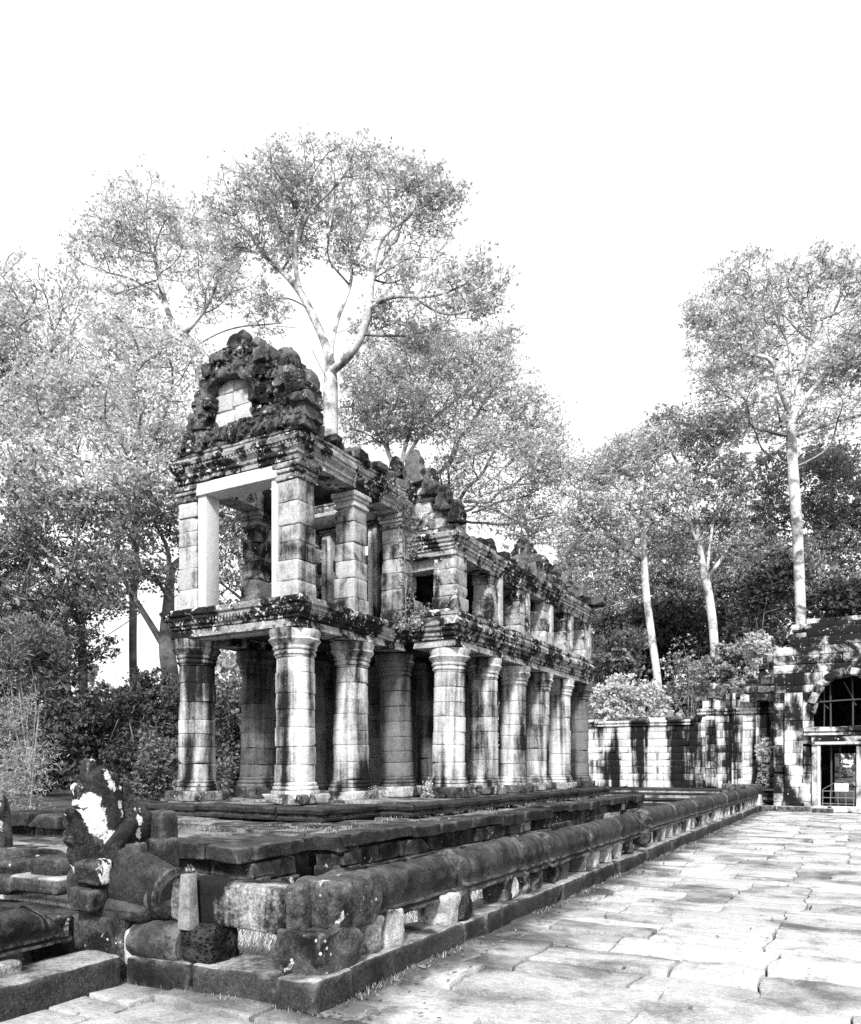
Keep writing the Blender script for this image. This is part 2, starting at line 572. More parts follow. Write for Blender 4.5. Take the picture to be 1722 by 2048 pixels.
M = {
    'column': stone('column_stone', 0.62, 0.012, 0.5, 0.09, 0.8, streak=0.68, rnd=0.15, rshift=0.035, grain=0.28, bump=0.4, streaksc=(2.6, 2.6, 0.20)),
    'column_shaded': stone('column_stone_shaded', 0.17, 0.013, 0.49, 0.10, 0.9, streak=0.6, rnd=0.2, rshift=0.04, grain=0.35, bump=0.45, streaksc=(3.0, 3.0, 0.22)),  # column stone with the shade of recessed columns put into its colour
    'pillar': stone('pillar_stone', 0.42, 0.018, 0.465, 0.09, 1.6, streak=0.4, white=0.03, rnd=0.3, rshift=0.12, grain=0.35, bump=0.5, wear=0.12),
    'pillar_worn': stone('pillar_stone_worn', 0.36, 0.013, 0.485, 0.06, 1.7, streak=0.25, white=0.11, whitec=0.72, rnd=0.4, rshift=0.08, grain=0.42, bump=0.6, wear=0.15),
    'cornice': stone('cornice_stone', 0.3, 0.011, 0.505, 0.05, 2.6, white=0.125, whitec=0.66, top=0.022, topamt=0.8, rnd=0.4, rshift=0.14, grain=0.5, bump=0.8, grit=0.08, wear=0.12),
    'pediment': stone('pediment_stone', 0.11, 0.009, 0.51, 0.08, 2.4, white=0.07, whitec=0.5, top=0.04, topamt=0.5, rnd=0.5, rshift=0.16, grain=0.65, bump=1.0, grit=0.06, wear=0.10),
    'panel': stone('panel_stone', 0.5, 0.035, 0.42, 0.1, 1.8, streak=0.4, rnd=0.2, rshift=0.06, grain=0.3, bump=0.5),
    'black': stone('lichen_stone', 0.026, 0.008, 0.47, 0.10, 1.8, white=0.0, top=0.075, topamt=0.5, rnd=0.35, rshift=0.08, grain=0.62, bump=0.7, grit=0.045, wear=0.1),
    'spotted': stone('spotted_stone', 0.06, 0.008, 0.50, 0.08, 2.4, white=0.085, whitec=0.5, top=0.09, topamt=0.5, rnd=0.4, rshift=0.10, grain=0.65, bump=0.9, grit=0.06, wear=0.1),
    'naga': stone('naga_stone', 0.032, 0.008, 0.5, 0.1, 2.2, white=0.135, whitec=0.75, rnd=0.1, rshift=0.03, grain=0.6, bump=0.8, grit=0.07, wear=0.1, whitesc=3.4),
    'naga_hood': lichen_patches(stone('naga_hood_stone', 0.035, 0.008, 0.5, 0.1, 2.2, rnd=0.1, rshift=0.02, grain=0.6, bump=0.9, grit=0.07, wear=0.10),
        [(-.22, 1.40, .07), (-.21, 1.30, .09), (-.17, 1.20, .07), (-.10, 1.12, .05), (-.06, 1.62, .035), (-.03, 1.55, .035), (.0, 1.50, .03), (.06, 1.38, .035), (.07, 1.30, .03), (.20, 1.33, .022), (.22, 1.24, .03), (.20, 1.12, .035), (.17, 1.02, .03), (.10, 1.52, .03), (-.30, .86, .05), (.16, .94, .03)]),
    'naga_slab': stone('front_rail_stone', 0.4, 0.012, 0.58, 0.08, 1.5, streak=0.3, rnd=0.1, rshift=0.02, grain=0.5, bump=0.7),
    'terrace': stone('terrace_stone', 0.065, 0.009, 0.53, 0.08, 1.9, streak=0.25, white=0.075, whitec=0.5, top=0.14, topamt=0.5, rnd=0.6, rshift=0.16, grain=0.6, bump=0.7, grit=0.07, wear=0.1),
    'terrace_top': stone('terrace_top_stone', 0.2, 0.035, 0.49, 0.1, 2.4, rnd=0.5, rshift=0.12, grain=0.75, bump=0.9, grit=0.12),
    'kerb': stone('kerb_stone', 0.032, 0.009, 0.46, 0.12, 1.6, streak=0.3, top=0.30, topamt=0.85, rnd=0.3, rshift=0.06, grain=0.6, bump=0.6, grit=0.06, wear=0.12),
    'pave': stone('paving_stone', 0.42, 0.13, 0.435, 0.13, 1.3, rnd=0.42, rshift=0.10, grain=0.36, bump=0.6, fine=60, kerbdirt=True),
    'wall': stone('enclosure_stone', 0.62, 0.012, 0.52, 0.06, 1.0, streak=0.76, rnd=0.22, rshift=0.04, grain=0.32, bump=0.6, streaksc=(2.0, 2.0, 0.13)),
    'gate': stone('gate_stone', 0.62, 0.014, 0.515, 0.06, 0.9, streak=0.5, white=0.05, whitec=0.75, rnd=0.3, rshift=0.05, grain=0.35, bump=0.6, streaksc=(2, 2, 0.4)),
    'gate_dark': stone('gate_roof_stone', 0.5, 0.016, 0.55, 0.06, 1.0, white=0.07, whitec=0.7, rnd=0.4, rshift=0.08, grain=0.4, bump=0.6),
    'white_stone': stone('pale_stone', 0.42, 0.045, 0.42, 0.09, 3.2, rnd=0.3, rshift=0.1, grain=0.45, bump=0.7),
    'laterite': stone('laterite', 0.035, 0.009, 0.5, 0.1, 5.0, rnd=0.2, grain=0.7, bump=1.0, pits=1.6),
    'inside': stone('inner_stone_shaded', 0.055, 0.012, 0.5, 0.1, 1.5, rnd=0.4, grain=0.5, bump=0.5),  # interior shade is put into this dark stone colour
    'concrete': stone('new_concrete', 0.62, 0.36, 0.38, 0.1, 2.0, streak=0.5, rnd=0.05, rshift=0.0, grain=0.14, bump=0.2),
    'granite': stone('grey_concrete', 0.24, 0.14, 0.35, 0.1, 6.0, rnd=0.1, grain=0.5, bump=0.4, fine=90),
    'soil': stone('soil', 0.1, 0.03, 0.5, 0.15, 0.5, rnd=0.0, rshift=0.0, grain=0.8, bump=1.0),
    'bark': stone('pale_bark', 0.62, 0.1, 0.475, 0.10, 0.8, rnd=0.15, rshift=0.0, grain=0.6, bump=0.6),
    'bark_twig': stone('twig_bark', 0.30, 0.06, 0.47, 0.12, 0.9, rnd=0.2, rshift=0.0, grain=0.3, bump=0.3),
    'bark_mid': stone('grey_bark', 0.34, 0.06, 0.44, 0.12, 0.8, rnd=0.2, rshift=0.0, grain=0.35, bump=0.5),
    'bark_dark': stone('dark_bark', 0.12, 0.03, 0.45, 0.12, 1.0, rnd=0.2, rshift=0.0, grain=0.5, bump=0.6),
    'wood': plain('weathered_wood', 0.06, 0.9, 0.5, 6),
    'sign': plain('white_board', 0.8, 0.6, 0.03, 3),
    'rail_metal': plain('painted_railing', 0.17, 0.5, 0.2, 20),
    'leaf': leafmat('leaf_pale', 0.26, 0.90, 0.44),
    'leaf_mid': leafmat('leaf_mid', 0.07, 0.55, 0.35),
    'leaf_deep_shade': leafmat('leaf_deep_shade', 0.015, 0.15, 0.2),  # leaf colour darkened to carry the deep shade of the undergrowth
    'leaf_shade': leafmat('leaf_shade', 0.04, 0.34, 0.28),  # milder foliage shade put into the leaf colour; also serves dry litter
    'leaf_bright': leafmat('leaf_bright', 0.40, 0.75, 0.3),
    'grass': leafmat('grass_blade', 0.45, 0.75, 0.35),
    'twig': leafmat('twig_leaf', 0.22, 0.5, 0.3),
}

# ------------------------------------------------------------------ ground
gx = np.concatenate([[-500, -250, -120], np.linspace(-60, 40, 41), [120, 250, 500]])
gy = np.concatenate([[-300, -100, -40], np.linspace(-20, 110, 53), [200, 350, 600]])
GV, GF = [], []
for j, y in enumerate(gy):
    for i, x in enumerate(gx):
        z = -0.06 + 0.10 * math.sin(x * 0.21 + 1) * math.sin(y * 0.17)
        if -7 < x < 9 and y < 36:
            z = -0.06
        if x < -14:
            z += min(0.5, (-14 - x) * 0.04)
        GV.append((x, y, z))
for j in range(len(gy) - 1):
    for i in range(len(gx) - 1):
        a = j * len(gx) + i
        GF.append([a, a + 1, a + 1 + len(gx), a + len(gx)])
ground = obj('ground', make_mesh('ground', GV, np.array(GF), M['soil'], 180))
tag(ground, 'bare earth ground under the ruins and the trees', None, kind='structure')


# ------------------------------------------------------------------ paving of the causeway
def slab_mesh(w, l, h, seed, mat, nx=9, ny=6, edge=0.07, rough=0.011, off=None):
    """a flag stone with a wavering outline, rounded rim and uneven top"""
    lr = np.random.default_rng(seed)
    r = 0.008
    xs = np.concatenate([[-w / 2, -w / 2 + r * .4], np.linspace(-w / 2 + r, w / 2 - r, nx), [w / 2 - r * .4, w / 2]])
    ys = np.concatenate([[-l / 2, -l / 2 + r * .4], np.linspace(-l / 2 + r, l / 2 - r, ny), [l / 2 - r * .4, l / 2]])
    X, Y = np.meshgrid(xs, ys)
    P = np.stack([X.ravel(), Y.ravel(), np.zeros(X.size)], 1)
    ex = np.minimum(w / 2 - np.abs(P[:, 0]), l / 2 - np.abs(P[:, 1]))
    P[:, 2] = -np.clip(1 - ex / r, 0, 1) ** 2 * r * 0.9
    cor = lr.normal(0, 0.018 if off is None else 0.005, 8)
    sx, sy = P[:, 0] / w + .5, P[:, 1] / l + .5
    P[:, 0] += ((1 - sx) * (1 - sy) * cor[0] + sx * (1 - sy) * cor[1] + (1 - sx) * sy * cor[2] + sx * sy * cor[3])
    P[:, 1] += ((1 - sx) * (1 - sy) * cor[4] + sx * (1 - sy) * cor[5] + (1 - sx) * sy * cor[6] + sx * sy * cor[7])
    Q = P + seed * 1.7
    wv = np.clip(1 - ex / 0.16, 0, 1)
    QW = Q if off is None else P + np.array([off[0], off[1], 0])
    sw = seed if off is None else 5
    P[:, 0] += fbm(QW, 3.2, sw, 3) * edge * wv
    P[:, 1] += fbm(QW, 3.2, sw + 7, 3) * edge * wv
    P[:, 2] += fbm(Q, 2.2, seed + 3, 3) * rough * 1.8
    n, mrow = len(xs), len(ys)
    F = [[j * n + i, j * n + i + 1, (j + 1) * n + i + 1, (j + 1) * n + i] for j in range(mrow - 1) for i in range(n - 1)]
    rim = [i for i in range(n)] + [j * n + n - 1 for j in range(1, mrow)] + [(mrow - 1) * n + i for i in range(n - 2, -1, -1)] + [j * n for j in range(mrow - 2, 0, -1)]
    b0 = len(P)
    B = P[rim].copy()
    B[:, 2] = -h
    V = np.concatenate([P, B])
    k = len(rim)
    for i in range(k):
        j = (i + 1) % k
        F.append([rim[j], rim[i], b0 + i, b0 + j])
    F.append([b0 + i for i in range(k)][::-1])
    return make_mesh('paving_slab', V, F, mat, 40)


paving = thing('causeway_paving', 'pale worn flagstones of the causeway leading to the gate', None)
del paving['label']
paving['kind'] = 'structure'


def split(x0, x1, y0, y1, out):
    """cut an area into uneven flags"""
    w, h = x1 - x0, y1 - y0
    mw, mh = random.uniform(1.0, 1.9), random.uniform(.5, 1.0)
    if w <= mw and h <= mh:
        out.append((x0, x1, y0, y1))
        return
    f = random.uniform(.36, .64)
    if h / mh > w / mw:
        m = y0 + h * f
        split(x0, x1, y0, m, out)
        split(x0, x1, m, y1, out)
    else:
        m = x0 + w * f
        split(x0, m, y0, y1, out)
        split(m, x1, y0, y1, out)


flags = []
split(-6.4, 1.7, .3, 4.25, flags)
split(-3.75, 1.7, 4.25, 12.0, flags)
split(-3.75, 1.7, 12.0, 31.4, flags)
for (x0, x1, y0, y1) in flags:
    w, l = x1 - x0, y1 - y0
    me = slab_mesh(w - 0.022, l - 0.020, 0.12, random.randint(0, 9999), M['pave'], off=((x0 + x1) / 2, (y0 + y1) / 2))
    sunk = -.02 if random.random() < .1 else 0
    obj('paving_slab', me, paving, ((x0 + x1) / 2, (y0 + y1) / 2, random.gauss(0, .008) + sunk),
        (random.gauss(0, 0.010), random.gauss(0, 0.007), 0))

# ------------------------------------------------------------------ enclosure wall and gate at the end of the causeway


def block_wall(parent, axis, org, length, courses, bw, thick, mat, keep=None, name='wall_stone', jit=0.012, depth_dir=1):
    """courses of single stones; axis 'x' or 'y'; org = (x, y) of the start of the outer face; courses = list of (z0, z1)"""
    for ci, (z0, z1) in enumerate(courses):
        u = -random.uniform(0, bw[0] * 0.8)
        while u < length:
            w = random.uniform(*bw)
            a0, a1 = max(u, 0), min(u + w, length)
            u += w
            if a1 - a0 < 0.08:
                continue
            spans = [(a0, a1)]
            if keep:
                spans = keep(a0, a1, z0, z1)
            for (s0, s1) in spans:
                if s1 - s0 < 0.06:
                    continue
                mid = (s0 + s1) / 2
                off = random.gauss(0, jit)
                size = (s1 - s0 - 0.008, thick, z1 - z0 - 0.008)
                rot = (0, 0, random.gauss(0, 0.006))
                if axis == 'x':
                    c = (org[0] + mid, org[1] + depth_dir * thick / 2 + off, (z0 + z1) / 2)
                else:
                    c = (org[0] + depth_dir * thick / 2 + off, org[1] + mid, (z0 + z1) / 2)
                    rot = (0, 0, math.pi / 2 + rot[2])
                pool_block(name, parent, c, size, mat, rot)


def course_list(z0, z1, lo, hi):
    r, z = [], z0
    while z < z1 - lo * 0.5:
        h = random.uniform(lo, hi)
        e = min(z + h, z1)
        if z1 - e < lo * 0.5:
            e = z1
        r.append((z, e))
        z = e
    return r


WY = 33.2
ew = thing('enclosure_wall', 'pale stone enclosure wall with black vertical rain stains behind the pavilion', 'wall', (-7, WY, 0))
ew.location = (0, 0, 0)


def ew_keep(a0, a1, z0, z1):
    x = -12.6 + (a0 + a1) / 2
    topz = 3.35 if x < -6.0 else (4.15 if x < -4.2 else 4.3)
    topz += 0.25 * math.sin(x * 2.3) * (1 if x > -6 else 0.4)
    if z0 > topz:
        return []
    return [(a0, a1)]


block_wall(ew, 'x', (-12.6, WY), 9.6, course_list(0.75, 4.6, 0.25, 0.33), (0.32, 0.6), 0.6, M['wall'], ew_keep)
MOULD = [(0.00, 0.0), (0.10, 0.02), (0.10, 0.07), (0.05, 0.09), (0.05, 0.13), (0.12, 0.15), (0.12, 0.22), (0.0, 0.25)]
prism_run('cornice_stone', ew, (-12.6, WY, 3.36), (-6.05, WY, 3.36), (0, -1), MOULD, M['wall'], seg=0.8, depth=0.5, drop=0.12)
prism_run('cornice_stone', ew, (-6.0, WY, 3.75), (-3.0, WY, 3.75), (0, -1), MOULD, M['wall'], seg=0.7, depth=0.02)
BASEM = [(0.30, 0.0), (0.30, 0.16), (0.24, 0.2), (0.24, 0.26), (0.32, 0.29), (0.32, 0.38), (0.22, 0.42), (0.16, 0.5), (0.2, 0.53), (0.2, 0.6), (0.06, 0.66), (0.06, 0.72)]
prism_run('base_stone', ew, (-12.6, WY, -0.05), (-3.0, WY, -0.05), (0, -1), BASEM, M['kerb'], seg=1.1, depth=0.5, step=0.4)
for i in range(30):
    x = random.uniform(-6.0, -3.0)
    pool_block('loose_stone', ew, (x, WY + 0.3, 4.42 + random.uniform(0, 0.3)), (random.uniform(.25, .5), .5, random.uniform(.15, .3)), M['pediment'], (0, 0, random.gauss(0, .2)))
for i in range(40):
    x = random.uniform(-12.5, -6.0)
    pool_block('loose_stone', ew, (x, WY + 0.28, 3.66), (random.uniform(.2, .5), .4, random.uniform(.1, .24)), M['pediment'], (0, 0, random.gauss(0, .2)))
# false pilasters that break up the taller part of the wall
for px_ in (-5.6, -4.6, -3.7):
    block_wall(ew, 'x', (px_, WY - 0.12), 0.42, course_list(0.8, 3.7, 0.3, 0.42), (0.42, 0.43), 0.3, M['wall'])
block_wall(ew, 'x', (-4.9, WY - 0.62), 1.5, course_list(0.0, 0.95, 0.22, 0.26), (0.4, 0.7), 0.6, M['kerb'])

GYY = 32.0
gate = thing('gate_pavilion', 'ruined stone gate pavilion with dark doorway and broken arch above it', 'gate')
GX0, GX1 = -2.95, 1.55
DX0, DX1 = -1.32, -0.22


def gate_keep(a0, a1, z0, z1):
    zc = (z0 + z1) / 2
    lo, hi = GX0 + a0, GX0 + a1
    if zc < 2.45:
        o0, o1 = DX0 - 0.34, DX1 + 0.34
    elif 3.05 < zc < 5.15:
        t = max(0.0, (zc - 3.45) / 1.75)
        hw = 1.15 * math.sqrt(max(0.0, 1 - min(1, t) ** 2)) if t > 0 else 1.15
        o0, o1 = -0.45 - hw, -0.45 + hw
    else:
        o0 = o1 = None
    xm = (lo + hi) / 2
    ztop = 6.75 if xm > -2.35 else (6.55 if xm > -2.65 else 5.3)
    if z0 > ztop - 0.1:
        return []
    if o0 is None or hi <= o0 or lo >= o1:
        return [(a0, a1)]
    r = []
    if lo < o0:
        r.append((a0, o0 - GX0))
    if hi > o1:
        r.append((o1 - GX0, a1))
    return r


gc = course_list(0.0, 3.05, 0.3, 0.42) + course_list(3.05, 5.15, 0.28, 0.4)
block_wall(gate, 'x', (GX0, GYY), GX1 - GX0, gc, (0.45, 1.0), 0.7, M['gate'], gate_keep)
block_wall(gate, 'x', (GX0, GYY), GX1 - GX0, course_list(5.15, 6.8, 0.3, 0.36), (0.6, 1.5), 0.7, M['gate_dark'], gate_keep)
# the roof steps back
for k, zz in enumerate((6.8, 7.02)):
    block_wall(gate, 'x', (-2.35 + k * 0.5, GYY + 0.25 + 0.3 * k), 3.8, [(zz, zz + 0.22)], (0.7, 1.4), 0.8, M['gate_dark'], name='roof_stone')
# broken lip over the arch
for i in range(13):
    a = math.pi * (0.02 + .96 * i / 12)
    x, z = -.45 - 1.17 * math.cos(a), 3.75 + 1.36 * math.sin(a)
    rock('arch_stone', gate, (x, GYY + .12 - random.uniform(0, .1), z), (random.uniform(.34, .5), .62, random.uniform(.2, .34)), M[random.choice(['gate', 'gate_dark', 'white_stone'])], .03, .04, (6, 5, 6), 2, (0, a - math.pi / 2 + random.gauss(0, .12), 0))
# pilaster left of the door, lintel and cornice
block_wall(gate, 'x', (-2.55, GYY - 0.22), 0.62, course_list(0.45, 4.4, 0.36, 0.5), (0.62, 0.63), 0.3, M['gate'])
block_wall(gate, 'x', (0.45, GYY - 0.22), 0.62, course_list(0.45, 4.4, 0.36, 0.5), (0.62, 0.63), 0.3, M['gate'])
PBASE = [(0.06, 0.0), (0.06, 0.12), (0.02, 0.14), (0.02, 0.2), (0.05, 0.22), (0.05, 0.3), (0.01, 0.33), (0.01, 0.45)]
prism_run('base_stone', gate, (-2.6, GYY - 0.22, 0.0), (-1.88, GYY - 0.22, 0.0), (0, -1), PBASE, M['gate'], seg=0.8, depth=0.2)
prism_run('cornice_stone', gate, (-1.9, GYY, 2.78), (GX1, GYY, 2.78), (0, -1), [(0.02, 0), (0.2, 0.03), (0.2, 0.1), (0.12, 0.13), (0.26, 0.17), (0.26, 0.3), (0.0, 0.34)], M['gate'], seg=0.7, depth=0.02)
frame = part('door_frame', gate)
for x in (DX0 - 0.17, DX1 + 0.17):
    rock('jamb', frame, (x, GYY + 0.12, 1.25), (0.3, 0.5, 2.3), M['gate'], 0.03, 0.012, (3, 3, 5))
    s = 1 if x < -0.7 else -1
    rock('jamb_moulding', frame, (x + s * 0.09, GYY - 0.16, 1.25), (0.1, 0.08, 2.28), M['gate'], 0.02, 0.006, (3, 3, 5))
rock('lintel', frame, ((DX0 + DX1) / 2, GYY + 0.1, 2.57), (1.75, 0.56, 0.34), M['gate_dark'], 0.03, 0.015, (5, 3, 3))
rock('lintel_moulding', frame, ((DX0 + DX1) / 2, GYY - 0.2, 2.5), (1.5, 0.06, 0.1), M['gate'], 0.02, 0.006, (5, 3, 3))
rock('threshold', gate, (-0.75, GYY - 0.15, 0.09), (1.9, 0.7, 0.2), M['gate'], 0.03, 0.012, (5, 3, 3))
for k, (x0, w, z) in enumerate([(-4.0, 1.2, .13), (-2.75, 1.1, .13), (-1.6, .7, .1)]):
    rock('step_stone', gate, (x0 + w / 2, GYY - 0.75, z - 0.06), (w - .02, 0.5, z + 0.1), M['kerb'], 0.03, 0.012, (5, 3, 3))
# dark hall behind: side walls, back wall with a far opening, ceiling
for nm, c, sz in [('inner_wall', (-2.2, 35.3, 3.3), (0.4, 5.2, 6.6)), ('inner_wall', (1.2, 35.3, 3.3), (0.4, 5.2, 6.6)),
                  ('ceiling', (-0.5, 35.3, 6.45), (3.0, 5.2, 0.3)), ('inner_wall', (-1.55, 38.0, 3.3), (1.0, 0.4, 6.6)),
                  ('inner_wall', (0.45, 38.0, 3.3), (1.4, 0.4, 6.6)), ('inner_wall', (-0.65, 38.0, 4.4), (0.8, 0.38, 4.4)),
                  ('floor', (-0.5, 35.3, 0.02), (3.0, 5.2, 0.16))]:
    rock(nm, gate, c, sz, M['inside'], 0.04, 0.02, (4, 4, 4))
# left shoulder of the gate, stepping down in rough courses
for zi in range(6):
    z0 = 4.2 + .3 * zi
    xx = -4.3 + .16 * zi + random.uniform(0, .2)
    while xx < -2.95:
        w = random.uniform(.25, .5)
        rock('shoulder_stone', gate, (xx + w / 2, GYY + .8 + random.gauss(0, .05), z0 + .14), (w, .55, random.uniform(.24, .32)), M[random.choice(['pillar_worn', 'gate', 'pediment', 'terrace'])], .03, .035, (6, 5, 6), 2, (random.gauss(0, .06), random.gauss(0, .08), random.gauss(0, .15)))
        xx += w
block_wall(gate, 'y', (-2.95, GYY + 0.72), 3.0, course_list(0, 5.4, 0.32, 0.42), (0.5, 0.9), 0.4, M['gate_dark'])

# wooden props in the gate
props = thing('timber_props', 'thin timber props bracing the dark broken arch of the gate', 'scaffold')
for (a, b, r) in [((-1.25, 32.5, 3.0), (-1.25, 32.5, 4.6), .022), ((-1.0, 32.45, 0.2), (-1.05, 32.5, 5.0), .035), ((-0.3, 32.5, 3.0), (-0.32, 32.5, 4.9), .032),
                  ((-1.6, 32.42, 4.05), (0.15, 32.42, 4.12), .03), ((-0.6, 32.55, 4.8), (-0.2, 32.55, 3.9), .028), ((-1.5, 32.55, 4.3), (-1.1, 32.55, 3.8), .022),
                  ((-0.75, 32.6, 0.2), (-0.72, 32.6, 2.6), .03), ((-0.95, 33.3, 1.2), (-0.3, 33.3, 1.25), .03)]:
    V, F = tube_verts([a, tuple((np.array(a) + np.array(b)) / 2 + 0.01), b], [r, r, r * .9], 8)
    obj('prop_pole', make_mesh('prop_pole', V, F, M['wood'], 60), props)

barrier = thing('door_railing', 'low metal railing closing the foot of the gate doorway', 'railing')
for z in (0.28, 0.5, 0.74):
    V, F = tube_verts([(DX0 + .02, 31.9, z), (-.77, 31.9, z + .002), (DX1 - .02, 31.9, z)], [.014] * 3, 8)
    obj('rail_bar', make_mesh('rail_bar', V, F, M['rail_metal'], 60), barrier)
for x in (DX0 + .05, -1.02, -.77, -.52, DX1 - .05):
    V, F = tube_verts([(x, 31.9, .18), (x, 31.9, .45), (x, 31.9, .8)], [.013] * 3, 8)
    obj('upright', make_mesh('upright', V, F, M['rail_metal'], 60), barrier)
for a, b in (((DX0 + .05, 31.9, .8), (-.92, 31.9, 1.03)), ((-.4, 31.9, 1.03), (DX1 - .3, 31.9, .8)), ((-.92, 31.9, 1.03), (-.66, 31.9, 1.1)), ((-.66, 31.9, 1.1), (-.4, 31.9, 1.03))):
    V, F = tube_verts([a, tuple((np.array(a) + np.array(b)) / 2), b], [.011] * 3, 8)
    obj('brace', make_mesh('brace', V, F, M['rail_metal'], 60), barrier)
sign = thing('blank_sign', 'small white sign board hung on the doorway railing', 'sign')
rock('board', sign, (-.66, 31.86, .88), (.44, .025, .28), M['sign'], .006, 0.0)
rock('board_rim', sign, (-.66, 31.875, .88), (.47, .02, .31), M['rail_metal'], .006, 0.0)

# ------------------------------------------------------------------ terrace under the two-storey pavilion
TZ = 0.80
ter = thing('stone_terrace', 'dark blocky stone terrace carrying the two-storey pavilion', 'terrace')


def terrace_edge(p0, p1, out, z_top, z_bot, capd=0.5, mat_cap='black', mat_wall='terrace', over=0.10):
    p0, p1, out = np.array(p0, float), np.array(p1, float), np.array(out, float)
    L = np.linalg.norm(p1 - p0)
    t = (p1 - p0) / L
    ang = math.atan2(t[1], t[0])
    s = 0.0
    while s < L - 0.05:
        w = min(random.uniform(0.45, 1.5), L - s)
        if L - s - w < 0.3:
            w = L - s
        d = capd * random.uniform(0.85, 1.2)
        ov = over + random.gauss(0, 0.035)
        c = p0 + t * (s + w / 2) + out * (ov - d / 2)
        h = random.uniform(0.15, 0.21)
        dz = random.gauss(0, 0.012)
        rock('cap_stone', ter, (c[0], c[1], z_top - h / 2 + dz), (w - .012, d, h), M[mat_cap], 0.02, 0.022, (10, 7, 6), random.choice([1, 1, 2, 3]),
             (random.gauss(0, .015), random.gauss(0, .012), ang + random.gauss(0, .012)), warp=0.02)
        s += w
    z = z_top - 0.19
    first = True
    while z > z_bot + 0.04:
        h = min(random.uniform(0.15, 0.24), z - z_bot)
        s = -random.uniform(0, .25)
        inset = 0.0 if not first else 0.03
        while s < L:
            w = random.uniform(0.28, 0.85)
            a0, a1 = max(s, 0), min(s + w, L)
            s += w
            if a1 - a0 < .07:
                continue
            d = 0.4
            c = p0 + t * ((a0 + a1) / 2) + out * (-inset - d / 2 + random.gauss(0, .025))
            rock('wall_stone', ter, (c[0], c[1], z - h / 2), (a1 - a0 - .012, d, h - .01), M[mat_wall if random.random() < .93 else 'white_stone'], 0.02, 0.02,
                 (7, 4, 6), random.choice([0, 1, 1]), (0, 0, ang + random.gauss(0, .02)))
        z -= h
        first = False


terrace_edge((-7.5, 6.42), (-5.9, 6.42), (0, -1), TZ, -0.05)
terrace_edge((-5.9, 6.5), (-5.9, 7.35), (1, 0), TZ, -0.05)
terrace_edge((-6.25, 7.35), (-6.25, 8.0), (1, 0), TZ - .02, -0.05)
terrace_edge((-5.75, 8.0), (-5.75, 15.5), (1, 0), TZ, -0.05)
terrace_edge((-6.2, 8.02), (-5.72, 8.02), (0, -1), TZ, -0.05, capd=0.4)
terrace_edge((-5.85, 15.5), (-5.85, 23.6), (1, 0), TZ + .02, -0.05)
terrace_edge((-6.5, 23.7), (-5.8, 23.7), (0, 1), TZ, -0.05)
terrace_edge((-7.45, 5.4), (-7.45, 6.4), (1, 0), TZ - .1, -0.05)
terrace_edge((-12.5, 5.4), (-7.4, 5.4), (0, -1), TZ - .02, 0.3, mat_cap='kerb')
terrace_edge((-13.5, 6.5), (-8.6, 6.5), (0, -1), 1.04, 0.7, mat_cap='black')


def flag_field(x0, x1, y0, y1, z, mat, wr=(.5, 1.4), hr=(.4, .8), dz=.014, tilt=.014, parent=ter, h=0.2):
    yy = y0
    while yy < y1 - .05:
        hh = min(random.uniform(*hr), y1 - yy)
        xx = x0
        while xx < x1 - .05:
            ww = min(random.uniform(*wr), x1 - xx)
            if x1 - xx - ww < .25:
                ww = x1 - xx
            me = slab_mesh(ww - .02, hh - .02, h, random.randint(0, 9999), mat, 5, 4, .03, .012)
            obj('paving_slab', me, parent, (xx + ww / 2, yy + hh / 2, z + random.gauss(0, dz)), (random.gauss(0, tilt), random.gauss(0, tilt), random.gauss(0, .015)))
            xx += ww
        yy += hh


flag_field(-7.5, -6.35, 6.85, 8.4, TZ - .03, M['terrace_top'])
flag_field(-9.6, -7.4, 6.5, 9.95, TZ - .03, M['terrace_top'])
flag_field(-12.2, -9.6, 6.9, 9.95, TZ - .01, M['terrace_top'])
flag_field(-7.4, -6.2, 8.4, 23.5, TZ - .03, M['terrace_top'])
flag_field(-12.3, -7.35, 5.8, 6.45, TZ - .06, M['terrace_top'])
# lower landing on the left with a moulded rim
flag_field(-9.5, -5.9, 4.55, 5.5, 0.44, M['white_stone'], (.8, 1.6), (.5, .6), h=.1)
prism_run('rim_stone', ter, (-9.5, 4.5, 0.08), (-5.9, 4.5, 0.08), (0, -1), [(0.0, 0), (0.10, .03), (.10, .1), (.04, .13), (.04, .18), (.12, .21), (.12, .29), (.08, .32)], M['black'], seg=1.1, depth=.02)
prism_run('rim_stone', ter, (-5.9, 4.52, 0.08), (-5.9, 5.4, 0.08), (1, 0), [(0.0, 0), (0.10, .03), (.10, .1), (.04, .13), (.04, .18), (.12, .21), (.12, .29), (.08, .32)], M['black'], seg=1.1, depth=.02)
for nm, c, sz in [('core_fill', (-9.6, 15.2, 0.33), (6.4, 16.6, 0.78)), ('core_fill', (-10.2, 6.6, 0.3), (5.2, 1.6, 0.72)), ('core_fill', (-6.7, 7.3, .3), (1.0, 1.2, .72))]:
    rock(nm, ter, c, sz, M['inside'], .02, 0)
